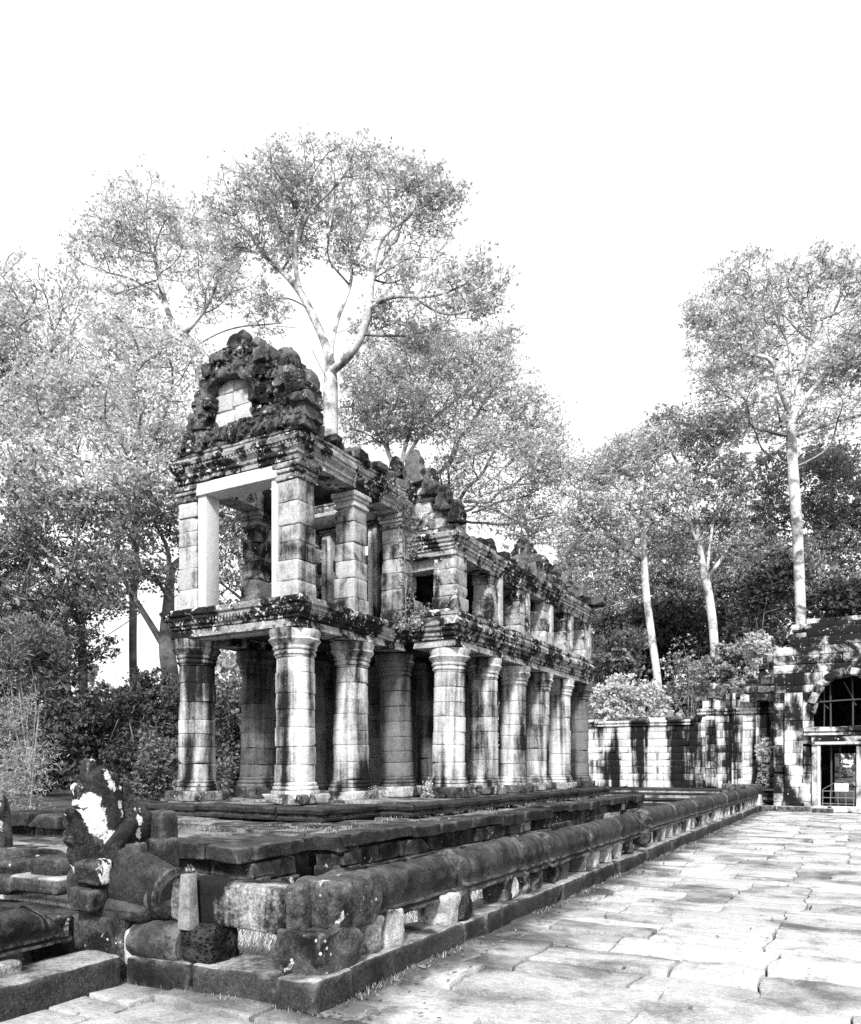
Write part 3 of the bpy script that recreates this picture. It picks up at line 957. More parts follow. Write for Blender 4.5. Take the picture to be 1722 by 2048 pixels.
# stray stones on the steps at the left
for (u, v, d, w, dd, h, m, rz) in [(60, 1735, 7.6, .5, .4, .22, 'spotted', .3), (118, 1738, 7.3, .4, .35, .24, 'black', .1), (30, 1722, 8.2, .45, .4, .3, 'spotted', -.2),
                                   (25, 1765, 7.4, .4, .4, .18, 'black', .2), (100, 1765, 7.2, .7, .4, .16, 'kerb', .05)]:
    p = at(u, v, d)
    o = rock('loose_stone', None, tuple(p), (w, dd, h), M[m], .06, .02, (5, 5, 4), 2, (0, 0, rz))
    tag(o, {60: 'spotted boulder block lodged under the left stair edge', 118: 'dark square stone beside the naga base on the left landing', 30: 'speckled stone at the left picture edge above the landing',
            25: 'flat black stone low at the left edge on the landing', 100: 'long smooth stone lying at the back of the pale landing'}[u], 'stone', 'loose stones on the left landing')

# plinth steps of the pavilion
PZ = 1.02
PROF_STEP = [(0.0, 0.0), (0.05, 0.02), (0.05, 0.06), (0.0, 0.08), (0.0, 0.11), (0.06, 0.13), (0.06, 0.19), (0.03, 0.22)]


# ------------------------------------------------------------------ the two-storey pavilion
pav = thing('two_storey_pavilion', 'ruined two-storey stone pavilion with round columns below and square pillars above', 'temple')
plinth = part('plinth', pav)
zb = TZ - 0.005
for p0, p1, out, m0, m1 in [((-12.4, 9.78, zb), (-7.42, 9.78, zb), (0, -1), 0, 1), ((-7.42, 9.78, zb), (-7.42, 11.4, zb), (1, 0), 1, 0),
                            ((-7.42, 11.4, zb), (-6.72, 11.4, zb), (0, -1), 0, 1), ((-6.72, 11.4, zb), (-6.72, 23.2, zb), (1, 0), 1, 0)]:
    prism_run('plinth_stone', plinth, p0, p1, out, PROF_STEP, M['black'], seg=0.95, m0=m0, m1=m1, depth=0.5, rough=.014, jit=.02)
flag_field(-12.3, -7.85, 10.2, 11.6, PZ - .01, M['terrace_top'], parent=plinth, h=.15)
flag_field(-12.3, -7.15, 11.6, 23.0, PZ - .01, M['terrace_top'], (1.0, 2.0), (.8, 1.4), parent=plinth, h=.15)

CR = 0.352


def column(x, y, z0, z1, mat, name='column', r=CR, nd_=7, parent=pav, full=True):
    c = part(name, parent, (x, y, z0))
    c.rotation_euler = (random.gauss(0, .005), random.gauss(0, .005), 0)
    r = r * random.uniform(.97, 1.03)
    H = z1 - z0
    pl = random.uniform(.17, .25)
    bm = 0.21
    cap = 0.48
    o = rock('column_base', c, (random.gauss(0, .01), random.gauss(0, .01), pl / 2), (2.5 * r, 2.5 * r, pl), M[random.choice(['pillar_worn', 'spotted', 'pillar_worn'])], .03, .018, (4, 4, 4), 1, (0, 0, random.gauss(0, .03)))
    zt = pl
    prof = [(r * 1.20, 0), (r * 1.22, .03), (r * 1.20, .06), (r * 1.06, .065), (r * 1.06, .08), (r * 1.14, .085), (r * 1.15, .11), (r * 1.13, .13), (r * 1.04, .135), (r * 1.04, .155), (r * 1.08, .16), (r * 1.08, .185), (r * 1.0, .2), (r * .99, bm)]
    V, F = lathe_verts(prof, 40, .008, 9, random.randint(0, 999))
    obj('base_moulding', make_mesh('base_moulding', V, F, mat, 30), c, (0, 0, zt))
    zt += bm
    sh = H - pl - bm - cap
    cuts = np.cumsum(rng.uniform(.8, 1.2, nd_))
    cuts = np.concatenate([[0], cuts / cuts[-1]]) * sh
    for k in range(nd_):
        a, b = cuts[k], cuts[k + 1]
        f = lambda z: r * (1.0 - 0.06 * (z / sh))
        ra = random.gauss(1, .008)
        h = b - a - .004
        zz = [0, .006, .02] + list(np.linspace(.06, max(.07, h - .06), 4)) + [h - .02, h - .006, h]
        prof = [(f(a + z) * ra * (0.978 if i in (0, len(zz) - 1) else (0.994 if i in (1, len(zz) - 2) else 1)), z) for i, z in enumerate(zz)]
        V, F = lathe_verts(prof, 40, .012, 5, random.randint(0, 999))
        for _ in range(random.choice([0, 1, 1, 2])):           # spalled corners
            an = random.uniform(0, 6.28)
            nv = np.array([math.cos(an), math.sin(an), random.choice([-1, 1]) * random.uniform(.5, 1.4)])
            nv /= np.linalg.norm(nv)
            cz = h if nv[2] > 0 else 0
            lim = r * math.hypot(nv[0], nv[1]) + cz * nv[2] - random.uniform(.01, .05)
            V = V - np.maximum(V @ nv - lim, 0)[:, None] * nv
        obj('drum', make_mesh('drum', V, F, mat, 40), c, (random.gauss(0, .006), random.gauss(0, .006), zt + a), (0, 0, random.uniform(0, 6)))
    zt += sh
    prof = [(r * .95, 0), (r * .97, .03), (r * 1.04, .05), (r * 1.05, .08), (r * 1.0, .095), (r * 1.0, .12), (r * 1.08, .14), (r * 1.1, .17), (r * 1.05, .185), (r * 1.1, .21), (r * 1.2, .26), (r * 1.28, .30), (r * 1.24, .325), (r * 1.19, .335), (r * 1.21, .36), (r * 1.27, .44), (r * 1.26, cap)]
    V, F = lathe_verts(prof, 44, .012, 7, random.randint(0, 999))
    a = np.arctan2(V[:, 1], V[:, 0])                       # a worn lotus rim under the abacus
    zf = np.exp(-((V[:, 2] - .28) / .04) ** 2)
    V[:, :2] *= (1 + 0.02 * np.cos(a * 18) * zf)[:, None]
    obj('capital', make_mesh('capital', V, F, mat, 30), c, (0, 0, zt))
    return c


ZP1, ZG1 = 4.05, 4.12
SP = 1.68
porch_y = [10.7, 12.38, 14.06]
for y_ in porch_y[:2]:
    column(-8.7, y_, PZ, ZP1, M['column'])
    column(-11.1, y_, PZ, ZP1, M['column'] if y_ < 11 else M['column_shaded'])
column(-8.75, 14.2, PZ, ZP1, M['column_shaded'])
column(-11.1, 14.2, PZ, ZP1, M['column_shaded'])
for k in range(6):
    column(-7.6, 14.4 + SP * k, PZ, ZG1, M['column'] if k in (0, 1, 2, 3, 4) else M['column_shaded'], r=CR * .97)
    column(-12.2, 14.4 + SP * k, PZ, ZG1, M['column_shaded'])
    if k:
        for xi in (-9.15, -10.65):
            column(xi, 14.6 + SP * k, PZ, ZG1, M['column_shaded'], r=.3, nd_=5)


def square_pillar(x, y, z0, z1, s, mat, name='pillar', parent=pav, cap=True, capmat=None, nc=6):
    c = part(name, parent, (x, y, z0))
    hcap = .3 if cap else 0
    H = z1 - z0 - hcap
    cuts = np.cumsum(rng.uniform(.75, 1.25, nc))
    cuts = np.concatenate([[0], cuts / cuts[-1]]) * H
    for k in range(nc):
        h = cuts[k + 1] - cuts[k]
        f = 1.12 if k == 0 else (1.05 if k == 1 else random.gauss(1.0, .015))
        rock('pillar_stone', c, (random.gauss(0, .01), random.gauss(0, .01), cuts[k] + h / 2), (s * f, s * f, h - .006), mat, .022, .016, (7, 7, 6), random.choice([0, 1, 1, 2]), (0, 0, random.gauss(0, .015)), nscale=5)
    if cap:
        z = H
        for (f, h) in ((1.12, .07), (1.0, .06), (1.16, .07), (1.28, .1)):
            rock('capital_stone', c, (0, 0, z + h / 2), (s * f, s * f, h - .002), capmat or mat, .02, .01, (3, 3, 3))
            z += h
    return c


UZ0, UZ1 = 4.58, 6.95
S = .47
square_pillar(-8.7, 10.72, UZ0, UZ1, S, M['pillar'], capmat=M['cornice'])
square_pillar(-11.12, 10.72, UZ0, UZ1, S, M['pillar'], capmat=M['cornice'])
square_pillar(-8.7, 12.4, UZ0, UZ1, S * .96, M['pillar'], capmat=M['pillar'])
square_pillar(-11.1, 12.4, UZ0, UZ1, S, M['pillar_worn'], capmat=M['cornice'])
square_pillar(-8.62, 14.0, UZ0, UZ1, S * 1.05, M['pillar'])
square_pillar(-11.1, 14.1, UZ0, UZ1, S, M['pillar_worn'])

# mouldings between the storeys
ARCH = [(0.03, 0.0), (0.03, .05), (.0, .06), (.0, .135)]
ENT = [(0.0, 0.14), (0.031, 0.16), (0.031, 0.2), (0.074, 0.23), (0.087, 0.28), (0.124, 0.31), (0.124, 0.36), (0.161, 0.39), (0.174, 0.47), (0.149, 0.5)]
EZ = ZP1 + .015
ent = part('middle_entablature', pav)
XO = -8.34
for p0, p1, out, m0, m1 in [((-11.34, 10.34, EZ), (XO, 10.34, EZ), (0, -1), 1, 1), ((XO, 10.34, EZ), (XO, 13.8, EZ), (1, 0), 1, 0), ((-11.34, 13.8, EZ), (-11.34, 10.34, EZ), (-1, 0), 0, 1)]:
    prism_run('entablature_stone', ent, p0, p1, out, ENT, M['cornice'], seg=1.0, m0=m0, m1=m1, depth=.55, rough=.016, jit=.02)
    prism_run('architrave_stone', ent, p0, p1, out, ARCH, M['pillar_worn'], seg=1.4, m0=m0, m1=m1, depth=.5, rough=.012, jit=.008)
GENT = [(0.0, 0.14), (0.029, 0.15), (0.029, 0.2), (0.072, 0.22), (0.072, 0.27), (0.043, 0.29), (0.115, 0.33), (0.13, 0.4), (0.173, 0.42), (0.187, 0.5), (0.144, 0.54), (0.115, 0.6), (0.144, 0.62), (0.144, 0.68), (0.072, 0.72), (0.043, 0.76)]
GZ = ZG1 + .015
XG = -7.24
for p0, p1, out, m0, m1 in [((XO + .12, 14.0, GZ), (XG, 14.0, GZ), (0, -1), 0, 1), ((XG, 14.0, GZ), (XG, 23.0, GZ), (1, 0), 1, 1), ((XG, 23.0, GZ), (-12.56, 23.0, GZ), (0, 1), 1, 1),
                            ((-12.56, 23.0, GZ), (-12.56, 14.0, GZ), (-1, 0), 1, 1), ((-12.56, 14.0, GZ), (-11.5, 14.0, GZ), (0, -1), 1, 0)]:
    prism_run('architrave_stone', ent, p0, p1, out, ARCH, M['pillar_worn'], seg=1.5, m0=m0, m1=m1, depth=.55, rough=.012, jit=.008)
    prism_run('entablature_stone', ent, p0, p1, out, GENT, M['cornice'], seg=1.05, m0=m0, m1=m1, depth=.6, rough=.014, jit=.018)
floor_ = part('upper_floor', pav)
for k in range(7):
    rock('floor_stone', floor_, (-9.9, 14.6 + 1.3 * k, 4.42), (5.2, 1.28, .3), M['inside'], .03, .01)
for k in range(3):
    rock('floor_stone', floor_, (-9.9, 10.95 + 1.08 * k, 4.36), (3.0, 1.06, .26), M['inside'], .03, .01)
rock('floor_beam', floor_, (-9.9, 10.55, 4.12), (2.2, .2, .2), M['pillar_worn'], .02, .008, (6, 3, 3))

# upper porch entablature with a petal frieze
UENT = [(0.012, 0.0), (0.012, 0.07), (0.05, 0.1), (0.05, 0.14), (0.025, 0.16), (0.062, 0.2), (0.099, 0.24), (0.087, 0.28), (0.124, 0.3), (0.136, 0.36), (0.105, 0.39), (0.087, 0.43), (0.112, 0.45), (0.112, 0.49)]
uent = part('upper_entablature', pav)
UEZ = UZ1 + .01
for p0, p1, out, m0, m1 in [((-11.28, 10.42, UEZ), (-8.42, 10.42, UEZ), (0, -1), 1, 1), ((-8.42, 10.42, UEZ), (-8.42, 14.0, UEZ), (1, 0), 1, 0), ((-11.28, 14.0, UEZ), (-11.28, 10.42, UEZ), (-1, 0), 0, 1)]:
    prism_run('entablature_stone', uent, p0, p1, out, UENT, M['cornice'], seg=1.0, m0=m0, m1=m1, depth=.5, rough=.014, jit=.012)


def petal_row(parent, p0, p1, out, z, size, mat, pitch=.075):
    p0, p1 = np.array(p0, float), np.array(p1, float)
    L = np.linalg.norm(p1 - p0)
    t = (p1 - p0) / L
    V0, F0 = lathe_verts([(.02, -1), (.75, -.7), (1, -.1), (.8, .5), (.3, .95), (.02, 1.0)], 8)
    VV, FF = [], []
    k = 0
    n0 = len(V0)
    s = 0
    while s < L:
        if random.random() < .88:
            sc = size * random.uniform(.8, 1.1)
            P = V0 * np.array([sc * .6, sc * .6, sc])
            c = p0 + t * s
            P = P + np.array([c[0], c[1], z + random.gauss(0, .003)])
            VV.append(P)
            FF += [[i + k * n0 for i in f] for f in F0]
            k += 1
        s += pitch
    o = obj('petal_frieze', make_mesh('petal_frieze', np.concatenate(VV), FF, mat, 60), parent)
    o['kind'] = 'stuff'


petal_row(uent, (-11.45, 10.335), (-8.34, 10.335), (0, -1), UEZ + .285, .04, M['cornice'])
petal_row(uent, (-8.335, 10.34), (-8.335, 14.0), (1, 0), UEZ + .285, .04, M['cornice'])
petal_row(ent, (-11.5, 10.255), (-8.26, 10.255), (0, -1), EZ + .29, .035, M['cornice'])
petal_row(ent, (-8.255, 10.26), (-8.255, 13.9), (1, 0), EZ + .29, .035, M['cornice'])
petal_row(ent, (-7.125, 14.0), (-7.125, 23.0), (1, 0), GZ + .36, .035, M['cornice'])
# inner beams of the open porch roof
rock('roof_beam', uent, (-9.9, 12.4, 7.1), (2.2, .35, .3), M['inside'], .03, .015, (6, 3, 3))
rock('roof_beam', uent, (-11.1, 13.2, 7.1), (.35, 1.6, .3), M['inside'], .03, .015, (3, 6, 3))
rock('roof_beam', uent, (-9.9, 14.0, 7.1), (2.2, .3, .3), M['inside'], .03, .015, (6, 3, 3))

# modern concrete frame in the upper opening
cf = part('concrete_frame', pav)
cf['label'] = 'smooth white concrete frame propping the upper opening'
rock('frame_post', cf, (-10.74, 10.66, (UZ0 + 6.72) / 2), (.2, .34, 6.72 - UZ0), M['concrete'], .008, 0.0)
rock('frame_post', cf, (-9.0, 10.66, (UZ0 + 6.72) / 2), (.13, .34, 6.72 - UZ0), M['concrete'], .008, 0.0)
rock('frame_lintel', cf, (-9.88, 10.64, 6.83), (1.92, .40, .225), M['concrete'], .008, 0.0)

# pediment over the porch
ped = part('pediment', pav)
PY = 10.55
out_l = [(7.44, -11.15), (7.75, -11.08), (8.0, -10.92), (8.35, -10.7), (8.7, -10.52), (8.95, -10.36), (9.1, -10.15), (9.3, -9.98)]
out_r = [(7.44, -8.25), (7.75, -8.2), (8.0, -8.1), (8.25, -8.2), (8.45, -8.5), (8.7, -8.6), (8.85, -8.95), (9.0, -9.25), (9.3, -9.5)]
Lz, Lx = zip(*out_l)
Rz, Rx = zip(*out_r)
z = 7.44
while z < 9.02:
    h = random.uniform(.15, .24)
    zc = z + h / 2
    xl, xr = np.interp(zc, Lz, Lx), np.interp(zc, Rz, Rx)
    xx = xl
    while xx < xr - .08:
        w = min(random.uniform(.16, .38), xr - xx)
        if xr - xx - w < .15:
            w = xr - xx
        xm = xx + w / 2
        panel = (-10.32 < xm < -9.42) and 7.8 < zc < 8.62
        if not panel:
            edge = min(xm - xl, xr - xm) < .5 or zc > 8.6
            prot = (.08 if edge else 0) + random.gauss(.0, .035)
            rock('pediment_stone', ped, (xm, PY + .05 - prot, zc + random.gauss(0, .01)), (w + .02, .52, h + .015), M['pediment'], .016, .03, (10, 6, 9), random.choice([1, 2, 3]),
                 (random.gauss(0, .03), random.gauss(0, .04), random.gauss(0, .04)), nscale=8.5, smooth=22)
        xx += w
    z += h
# the smooth panel in the middle, recessed under an arch
for (x, z_, w, h) in [(-10.08, 7.95, .46, .28), (-9.63, 7.98, .4, .3), (-10.1, 8.26, .42, .3), (-9.66, 8.28, .42, .28), (-10.05, 8.54, .38, .24), (-9.67, 8.54, .36, .22)]:
    rock('tympanum_stone', ped, (x, PY + .04, z_), (w, .4, h), M['panel'], .02, .014, (4, 3, 4), 0, (0, random.gauss(0, .02), 0))
for k in range(9):
    t_ = k / 8
    a = math.pi * (0.04 + .92 * t_)
    x, z_ = -9.88 - .62 * math.cos(a), 8.12 + .58 * math.sin(a)
    rock('arch_stone', ped, (x, PY - .22, z_), (.29, .3, .15), M['pediment'], .03, .04, (8, 7, 6), 1, (0, a - math.pi / 2, 0), nscale=8, smooth=25)
# a fringe of small carved leaves along the foot of the pediment
VV, FF = [], []
V0, F0 = lathe_verts([(.1, -1), (.8, -.5), (1, .1), (.5, .8), (.05, 1.1)], 7)
for k in range(64):
    sc = random.uniform(.035, .06)
    P = V0 * np.array([sc * .55, sc * .5, sc * 1.4])
    a = random.gauss(.3, .5)
    ca, sa = math.cos(a), math.sin(a)
    P = np.stack([P[:, 0] * ca + P[:, 2] * sa, P[:, 1], -P[:, 0] * sa + P[:, 2] * ca], 1)
    P += np.array([-11.2 + 2.9 * k / 63, PY - .30, 7.58 + random.gauss(0, .035)])
    FF += [[i + k * len(V0) for i in f] for f in F0]
    VV.append(P)
o = obj('leaf_fringe', make_mesh('leaf_fringe', np.concatenate(VV), FF, M['pediment'], 60), ped)
o['kind'] = 'stuff'
# crusted relief over the whole face of the pediment
for rel_mat, rel_n in (('pediment', 120), ('cornice', 60)):
  VV, FF, k = [], [], 0
  V0, F0 = lathe_verts([(.05, -1), (.7, -.6), (1, .0), (.7, .6), (.05, 1)], 6)
  while k < rel_n:
      zc = random.uniform(7.46, 9.15)
      x = random.uniform(np.interp(zc, Lz, Lx) + .04, np.interp(zc, Rz, Rx) - .04)
      if -10.3 < x < -9.45 and 7.8 < zc < 8.66:
          continue
      sc = random.uniform(.022, .05)
      edge = min(x - np.interp(zc, Lz, Lx), np.interp(zc, Rz, Rx) - x) < .5 or zc > 8.6
      a = random.uniform(0, 3.1)
      P = V0 * np.array([sc * random.uniform(.5, 1), sc * .8, sc * random.uniform(.8, 1.6)])
      ca, sa = math.cos(a), math.sin(a)
      P = np.stack([P[:, 0] * ca + P[:, 2] * sa, P[:, 1], -P[:, 0] * sa + P[:, 2] * ca], 1) + np.array([x, PY - .22 - (.08 if edge else 0) + random.gauss(0, .02), zc])
      P = P + vec_noise(P, 20, k, 1) * .008
      VV.append(P)
      FF += [[i + k * len(V0) for i in f] for f in F0]
      k += 1
  o = obj('carved_relief', make_mesh('carved_relief', np.concatenate(VV), FF, M[rel_mat], 40), ped)
  o['kind'] = 'stuff'


def crest(parent, x, y_, z_, w, h, ry, dep=.3, name='crest_stone'):
    """an upright leaf-shaped antefix, worn and notched"""
    V, F = rock_verts(w, dep, h, .04, .03, 8, random.randint(0, 999), (10, 6, 12), 1)
    k = np.clip((V[:, 2] / h + .5), 0, 1)
    V[:, 0] *= (1 - .72 * k ** 2.2) * (1 + .13 * np.sin(k * 19))
    V[:, 1] *= 1 - .4 * k ** 2
    return obj(name, make_mesh(name, V, F, M['pediment'], 30), parent, (x, y_, z_), (0, ry, 0))


# the crest: upright leaf-shaped stones
for (x, z_, w, h, ry) in [(-10.22, 9.02, .3, .5, -.15), (-9.93, 9.2, .42, .62, -.06), (-9.68, 9.18, .32, .56, .1), (-9.42, 9.06, .3, .5, .28), (-8.72, 8.78, .42, .3, .35), (-8.75, 8.52, .46, .26, .15), (-8.28, 8.3, .3, .3, .2), (-10.98, 8.05, .26, .3, -.2)]:
    V, F = rock_verts(w, .34, h, .06, .04, 7, random.randint(0, 999), (9, 7, 9), 1)
    k = np.clip((V[:, 2] / h + .5), 0, 1)
    V[:, 0] *= 1 - .55 * k ** 3
    V[:, 1] *= 1 - .4 * k ** 2
    obj('crest_stone', make_mesh('crest_stone', V, F, M['pediment'], 50), ped, (x, PY + random.gauss(0, .05), z_), (0, ry, 0))

# rough stones left on the porch roof edge
rub = part('roof_rubble', pav)
for k in range(26):
    y_ = 10.95 + 3.2 * k / 25
    rock('roof_stone', rub, (-8.5 + random.gauss(0, .07), y_, 7.52 + random.uniform(0, .1) * (1 - k / 40)), (random.uniform(.25, .4), random.uniform(.16, .36), random.uniform(.1, .22)), M['pediment'], .03, .03, (6, 6, 6), 1, (random.gauss(0, .1), random.gauss(0, .1), random.gauss(0, .3)))
    if k % 2:
        rock('roof_stone', rub, (-11.3 + random.gauss(0, .07), y_, 7.52), (random.uniform(.25, .45), random.uniform(.3, .5), random.uniform(.14, .26)), M['pediment'], .06, .035, (4, 4, 4), 1, (0, 0, random.gauss(0, .3)))

# front wall of the gallery's upper storey, rising to a ruined gable
gab = part('gallery_front_wall', pav)
GTX = [-12.4, -11.5, -10.9, -10.2, -8.5, -8.2, -7.75, -7.3]
GTZ = [6.5, 7.3, 8.0, 8.05, 7.95, 7.75, 7.15, 6.7]


def gab_keep(a0, a1, z0, z1):
    x0, x1 = -12.4 + a0, -12.4 + a1
    xm = (x0 + x1) / 2
    if z0 + .12 > np.interp(xm, GTX, GTZ):
        return []
    if z1 < 6.95 and x1 > -10.4 and x0 < -9.4:
        r = []
        if x0 < -10.4:
            r.append((a0, -10.4 + 12.4))
        if x1 > -9.4:
            r.append((-9.4 + 12.4, a1))
        return r
    if z1 < 6.05 and xm > -8.45:
        return []
    return [(a0, a1)]


block_wall(gab, 'x', (-12.4, 14.25), 5.1, course_list(4.6, 8.1, .26, .36), (.3, .55), .4, M['pillar_worn'], gab_keep)
dfr = part('upper_doorway', pav)
for x in (-10.52, -9.28):
    rock('jamb', dfr, (x, 14.16, 5.75), (.24, .3, 2.35), M['pillar'], .02, .01, (4, 4, 5))
    rock('jamb_colonnette', dfr, (x, 13.95, 5.7), (.1, .1, 2.1), M['pillar'], .03, .008, (4, 4, 5))
for k in range(4):
    rock('door_lintel', dfr, (-9.9, 14.1 - .03 * k, 6.98 + .1 * k), (1.6 + .08 * k, .3, .095), M['cornice'], .02, .01, (5, 3, 3))
for (x, z_, w, h, ry) in [(-7.32, 6.95, .34, .5, .05), (-7.62, 7.28, .36, .55, .1), (-7.95, 7.66, .36, .6, .08), (-8.35, 8.05, .5, .75, 0), (-8.8, 8.12, .36, .5, -.05), (-10.0, 8.2, .5, .5, 0)]:
    crest(gab, x, 14.25, z_, w, h, ry)

# upper storey of the gallery: pillars, wall heads
UG0, UG1 = GZ + .74, 6.03
for k in range(6):
    yk = 14.42 + SP * k
    if k == 0:
        square_pillar(-7.55, 14.35, UG0, 6.25, .52, M['pillar_worn'], nc=5, cap=False)
    else:
        square_pillar(-7.56, yk, UG0, UG1 + .03, .44, M['pillar_worn'], nc=4, cap=False)
        rock('pilaster', pav, (-7.45, yk + .34, (UG0 + UG1) / 2), (.3, .22, UG1 - UG0), M['pillar_worn'], .03, .012, (3, 3, 6))
    square_pillar(-12.2, yk, UG0, UG1 + .03, .48, M['pillar_worn'], nc=4, cap=False)
    if k:
        square_pillar(-9.3, yk, UG0 - .2, UG1, .45, M['inside'], nc=4, cap=False)
UGE = [(0.0, 0.0), (0.0, 0.1), (0.035, 0.12), (0.035, 0.16), (0.07, 0.18), (0.07, 0.22), (0.042, 0.24), (0.084, 0.27), (0.084, 0.32), (0.126, 0.35), (0.14, 0.42), (0.098, 0.46)]
gent = part('gallery_cornice', pav)
for p0, p1, out, m0, m1 in [((-8.4, 14.05, UG1), (-7.3, 14.05, UG1), (0, -1), 0, 1), ((-7.3, 14.05, UG1), (-7.3, 23.0, UG1), (1, 0), 1, 1), ((-7.3, 23.0, UG1), (-12.5, 23.0, UG1), (0, 1), 1, 1), ((-12.5, 23.0, UG1), (-12.5, 14.05, UG1), (-1, 0), 1, 1)]:
    prism_run('cornice_stone', gent, p0, p1, out, UGE, M['cornice'], seg=.9, m0=m0, m1=m1, depth=.5, rough=.016, jit=.02)
for k in range(7):
    rock('added_ceiling_stone', gent, (-9.9, 14.75 + 1.3 * k, 6.2), (5.0, 1.27, .24), M['inside'], .04, .015)  # added slabs over the roofless gallery, keeping the upper openings black
for k in range(44):
    yk = 14.3 + 8.9 * k / 43
    hh = random.uniform(.12, .3)
    rock('top_stone', gent, (-7.5 + random.gauss(0, .05), yk, UG1 + .46 + hh / 2 - .03), (random.uniform(.25, .4), random.uniform(.18, .4), hh * .8), M['pediment'], .03, .03, (6, 6, 6), 1, (0, random.gauss(0, .08), random.gauss(0, .15)))
# the far gable, broken on the causeway side
FGX = [-11.2, -10.4, -9.75, -9.35, -8.95, -8.6, -8.3, -7.8, -7.4]
FGZ = [6.9, 7.4, 8.1, 8.6, 8.2, 7.85, 7.5, 7.25, 6.8]
z = 6.5
while z < 8.5:
    h = random.uniform(.26, .36)
    xx = -11.2
    while xx < -7.1:
        w = random.uniform(.35, .65)
        if z + h * .6 < np.interp(xx + w / 2, FGX, FGZ):
            rock('gable_stone', gent, (xx + w / 2, 22.8 + random.gauss(0, .04), z + h / 2), (w, .5, h), M['pediment'], .03, .035, (7, 6, 7), random.choice([0, 1, 2]), (0, random.gauss(0, .05), 0), nscale=6)
        xx += w
    z += h
for (x, z_, w, h, ry) in [(-9.35, 8.5, .8, .8, 0), (-8.75, 8.0, .5, .5, .1), (-8.3, 7.65, .45, .5, .1), (-7.95, 7.4, .4, .5, .15), (-7.5, 7.05, .36, .5, .2), (-9.9, 8.0, .5, .5, -.1)]:
    crest(gent, x, 22.8, z_, w, h, ry, .4)
for y_ in (16.1, 17.7, 19.5, 21.0):
    o = crest(gent, -7.45, y_, UG1 + .68, .3, .34, random.gauss(0, .1), .25)
    o.rotation_euler = (random.gauss(0, .1), 0, math.pi / 2)

# ------------------------------------------------------------------ balustrades along the causeway
def rail_mesh(L, r, mat, seed, taper=0, step=.03, brk=0.0):
    """a round-backed naga rail: horseshoe section with a fillet and a flat foot; runs along +x from 0 to L, foot at z=0"""
    a = np.linspace(-0.12 * math.pi, 1.12 * math.pi, 17)
    sec = [(math.cos(t) * r, .21 + math.sin(t) * r * .98) for t in a[::-1]]
    foot = [(r * 1.0, .105), (r * 1.05, .095), (r * 1.05, .07), (r * .98, .06), (r * .98, .04), (r * 1.02, .03), (r * 1.0, 0.0)]
    ring = [(-x, z) for x, z in foot[::-1]] + sec + foot
    ring = np.array(ring)
    n = max(4, int(L / step))
    V = []
    for i in range(n + 1):
        s = L * i / n
        k = 1.0
        e = min(s, L - s)
        if e < .025:
            k = .9 + .12 * (e / .025)
        elif e < .15:
            k = 1.045
        elif e < .185:
            k = .965
        P = ring * k
        V.append(np.column_stack([np.full(len(ring), s), P[:, 0], P[:, 1] + (1 - k) * .15]))
    V = np.concatenate(V)
    V = V + vec_noise(V + seed, 2.5, seed) * .02 + vec_noise(V + seed, 8, seed + 3, 2) * .011
    lr_ = np.random.default_rng(seed)
    for _ in range(int(5 * L)):
        th = lr_.uniform(-.3, 3.4)
        c_ = np.array([lr_.uniform(0, L), math.cos(th) * r, .21 + math.sin(th) * r])
        rd_ = lr_.uniform(.05, .16)
        f_ = np.clip(1 - np.linalg.norm((V - c_) * np.array([.7, 1, 1]), axis=1) / rd_, 0, 1)
        V[:, 1:] -= (f_ ** .6 * lr_.uniform(.006, .022))[:, None] * np.array([math.cos(th), math.sin(th)])
    if brk:
        V[:, 0] = np.where(V[:, 0] > L - .35, V[:, 0] - brk * (V[:, 2] / .45) * np.clip((V[:, 0] - L + .35) / .35, 0, 1) + vnoise(V, 7, seed) * .03, V[:, 0])
    nr = len(ring)
    F = [[i * nr + j, (i + 1) * nr + j, (i + 1) * nr + (j + 1) % nr, i * nr + (j + 1) % nr] for i in range(n) for j in range(nr)]
    F.append(list(range(nr)))
    F.append([n * nr + j for j in range(nr)][::-1])
    return make_mesh('rail', V, F, mat, 45)


bal = thing('naga_balustrade', 'black stone balustrade with rounded rail running beside the causeway to the broken joint', 'balustrade')
BX = -3.52
# kerb course
cuts = [4.62, 6.55, 6.98, 7.42, 9.3, 10.15, 11.9, 13.6]
for a, b in zip(cuts[:-1], cuts[1:]):
    rock('kerb_stone', bal, (BX, (a + b) / 2, .085), (.46, b - a - .02, .25), M['kerb'], .025, .022, (8, 22, 7), random.choice([1, 2, 2]), (0, random.gauss(0, .01), random.gauss(0, .008)), warp=.02)
# posts: pairs of worn carved stubs
for i, y_ in enumerate([5.16, 5.44, 6.42, 6.68, 7.82, 8.02, 8.36, 8.72, 9.4, 9.7, 10.4, 11.1, 11.7, 12.3, 13.0]):
    w = random.uniform(.17, .26)
    big = i in (1, 2, 3)
    rock('baluster', bal, (BX + random.gauss(0, .015), y_, .345), (.34 if big else .28, .27 if big else w, .31), M[random.choice(['spotted', 'white_stone', 'spotted', 'pillar_worn'])], .04, .045, (9, 9, 9), 2, (0, 0, random.gauss(0, .1)), nscale=7)
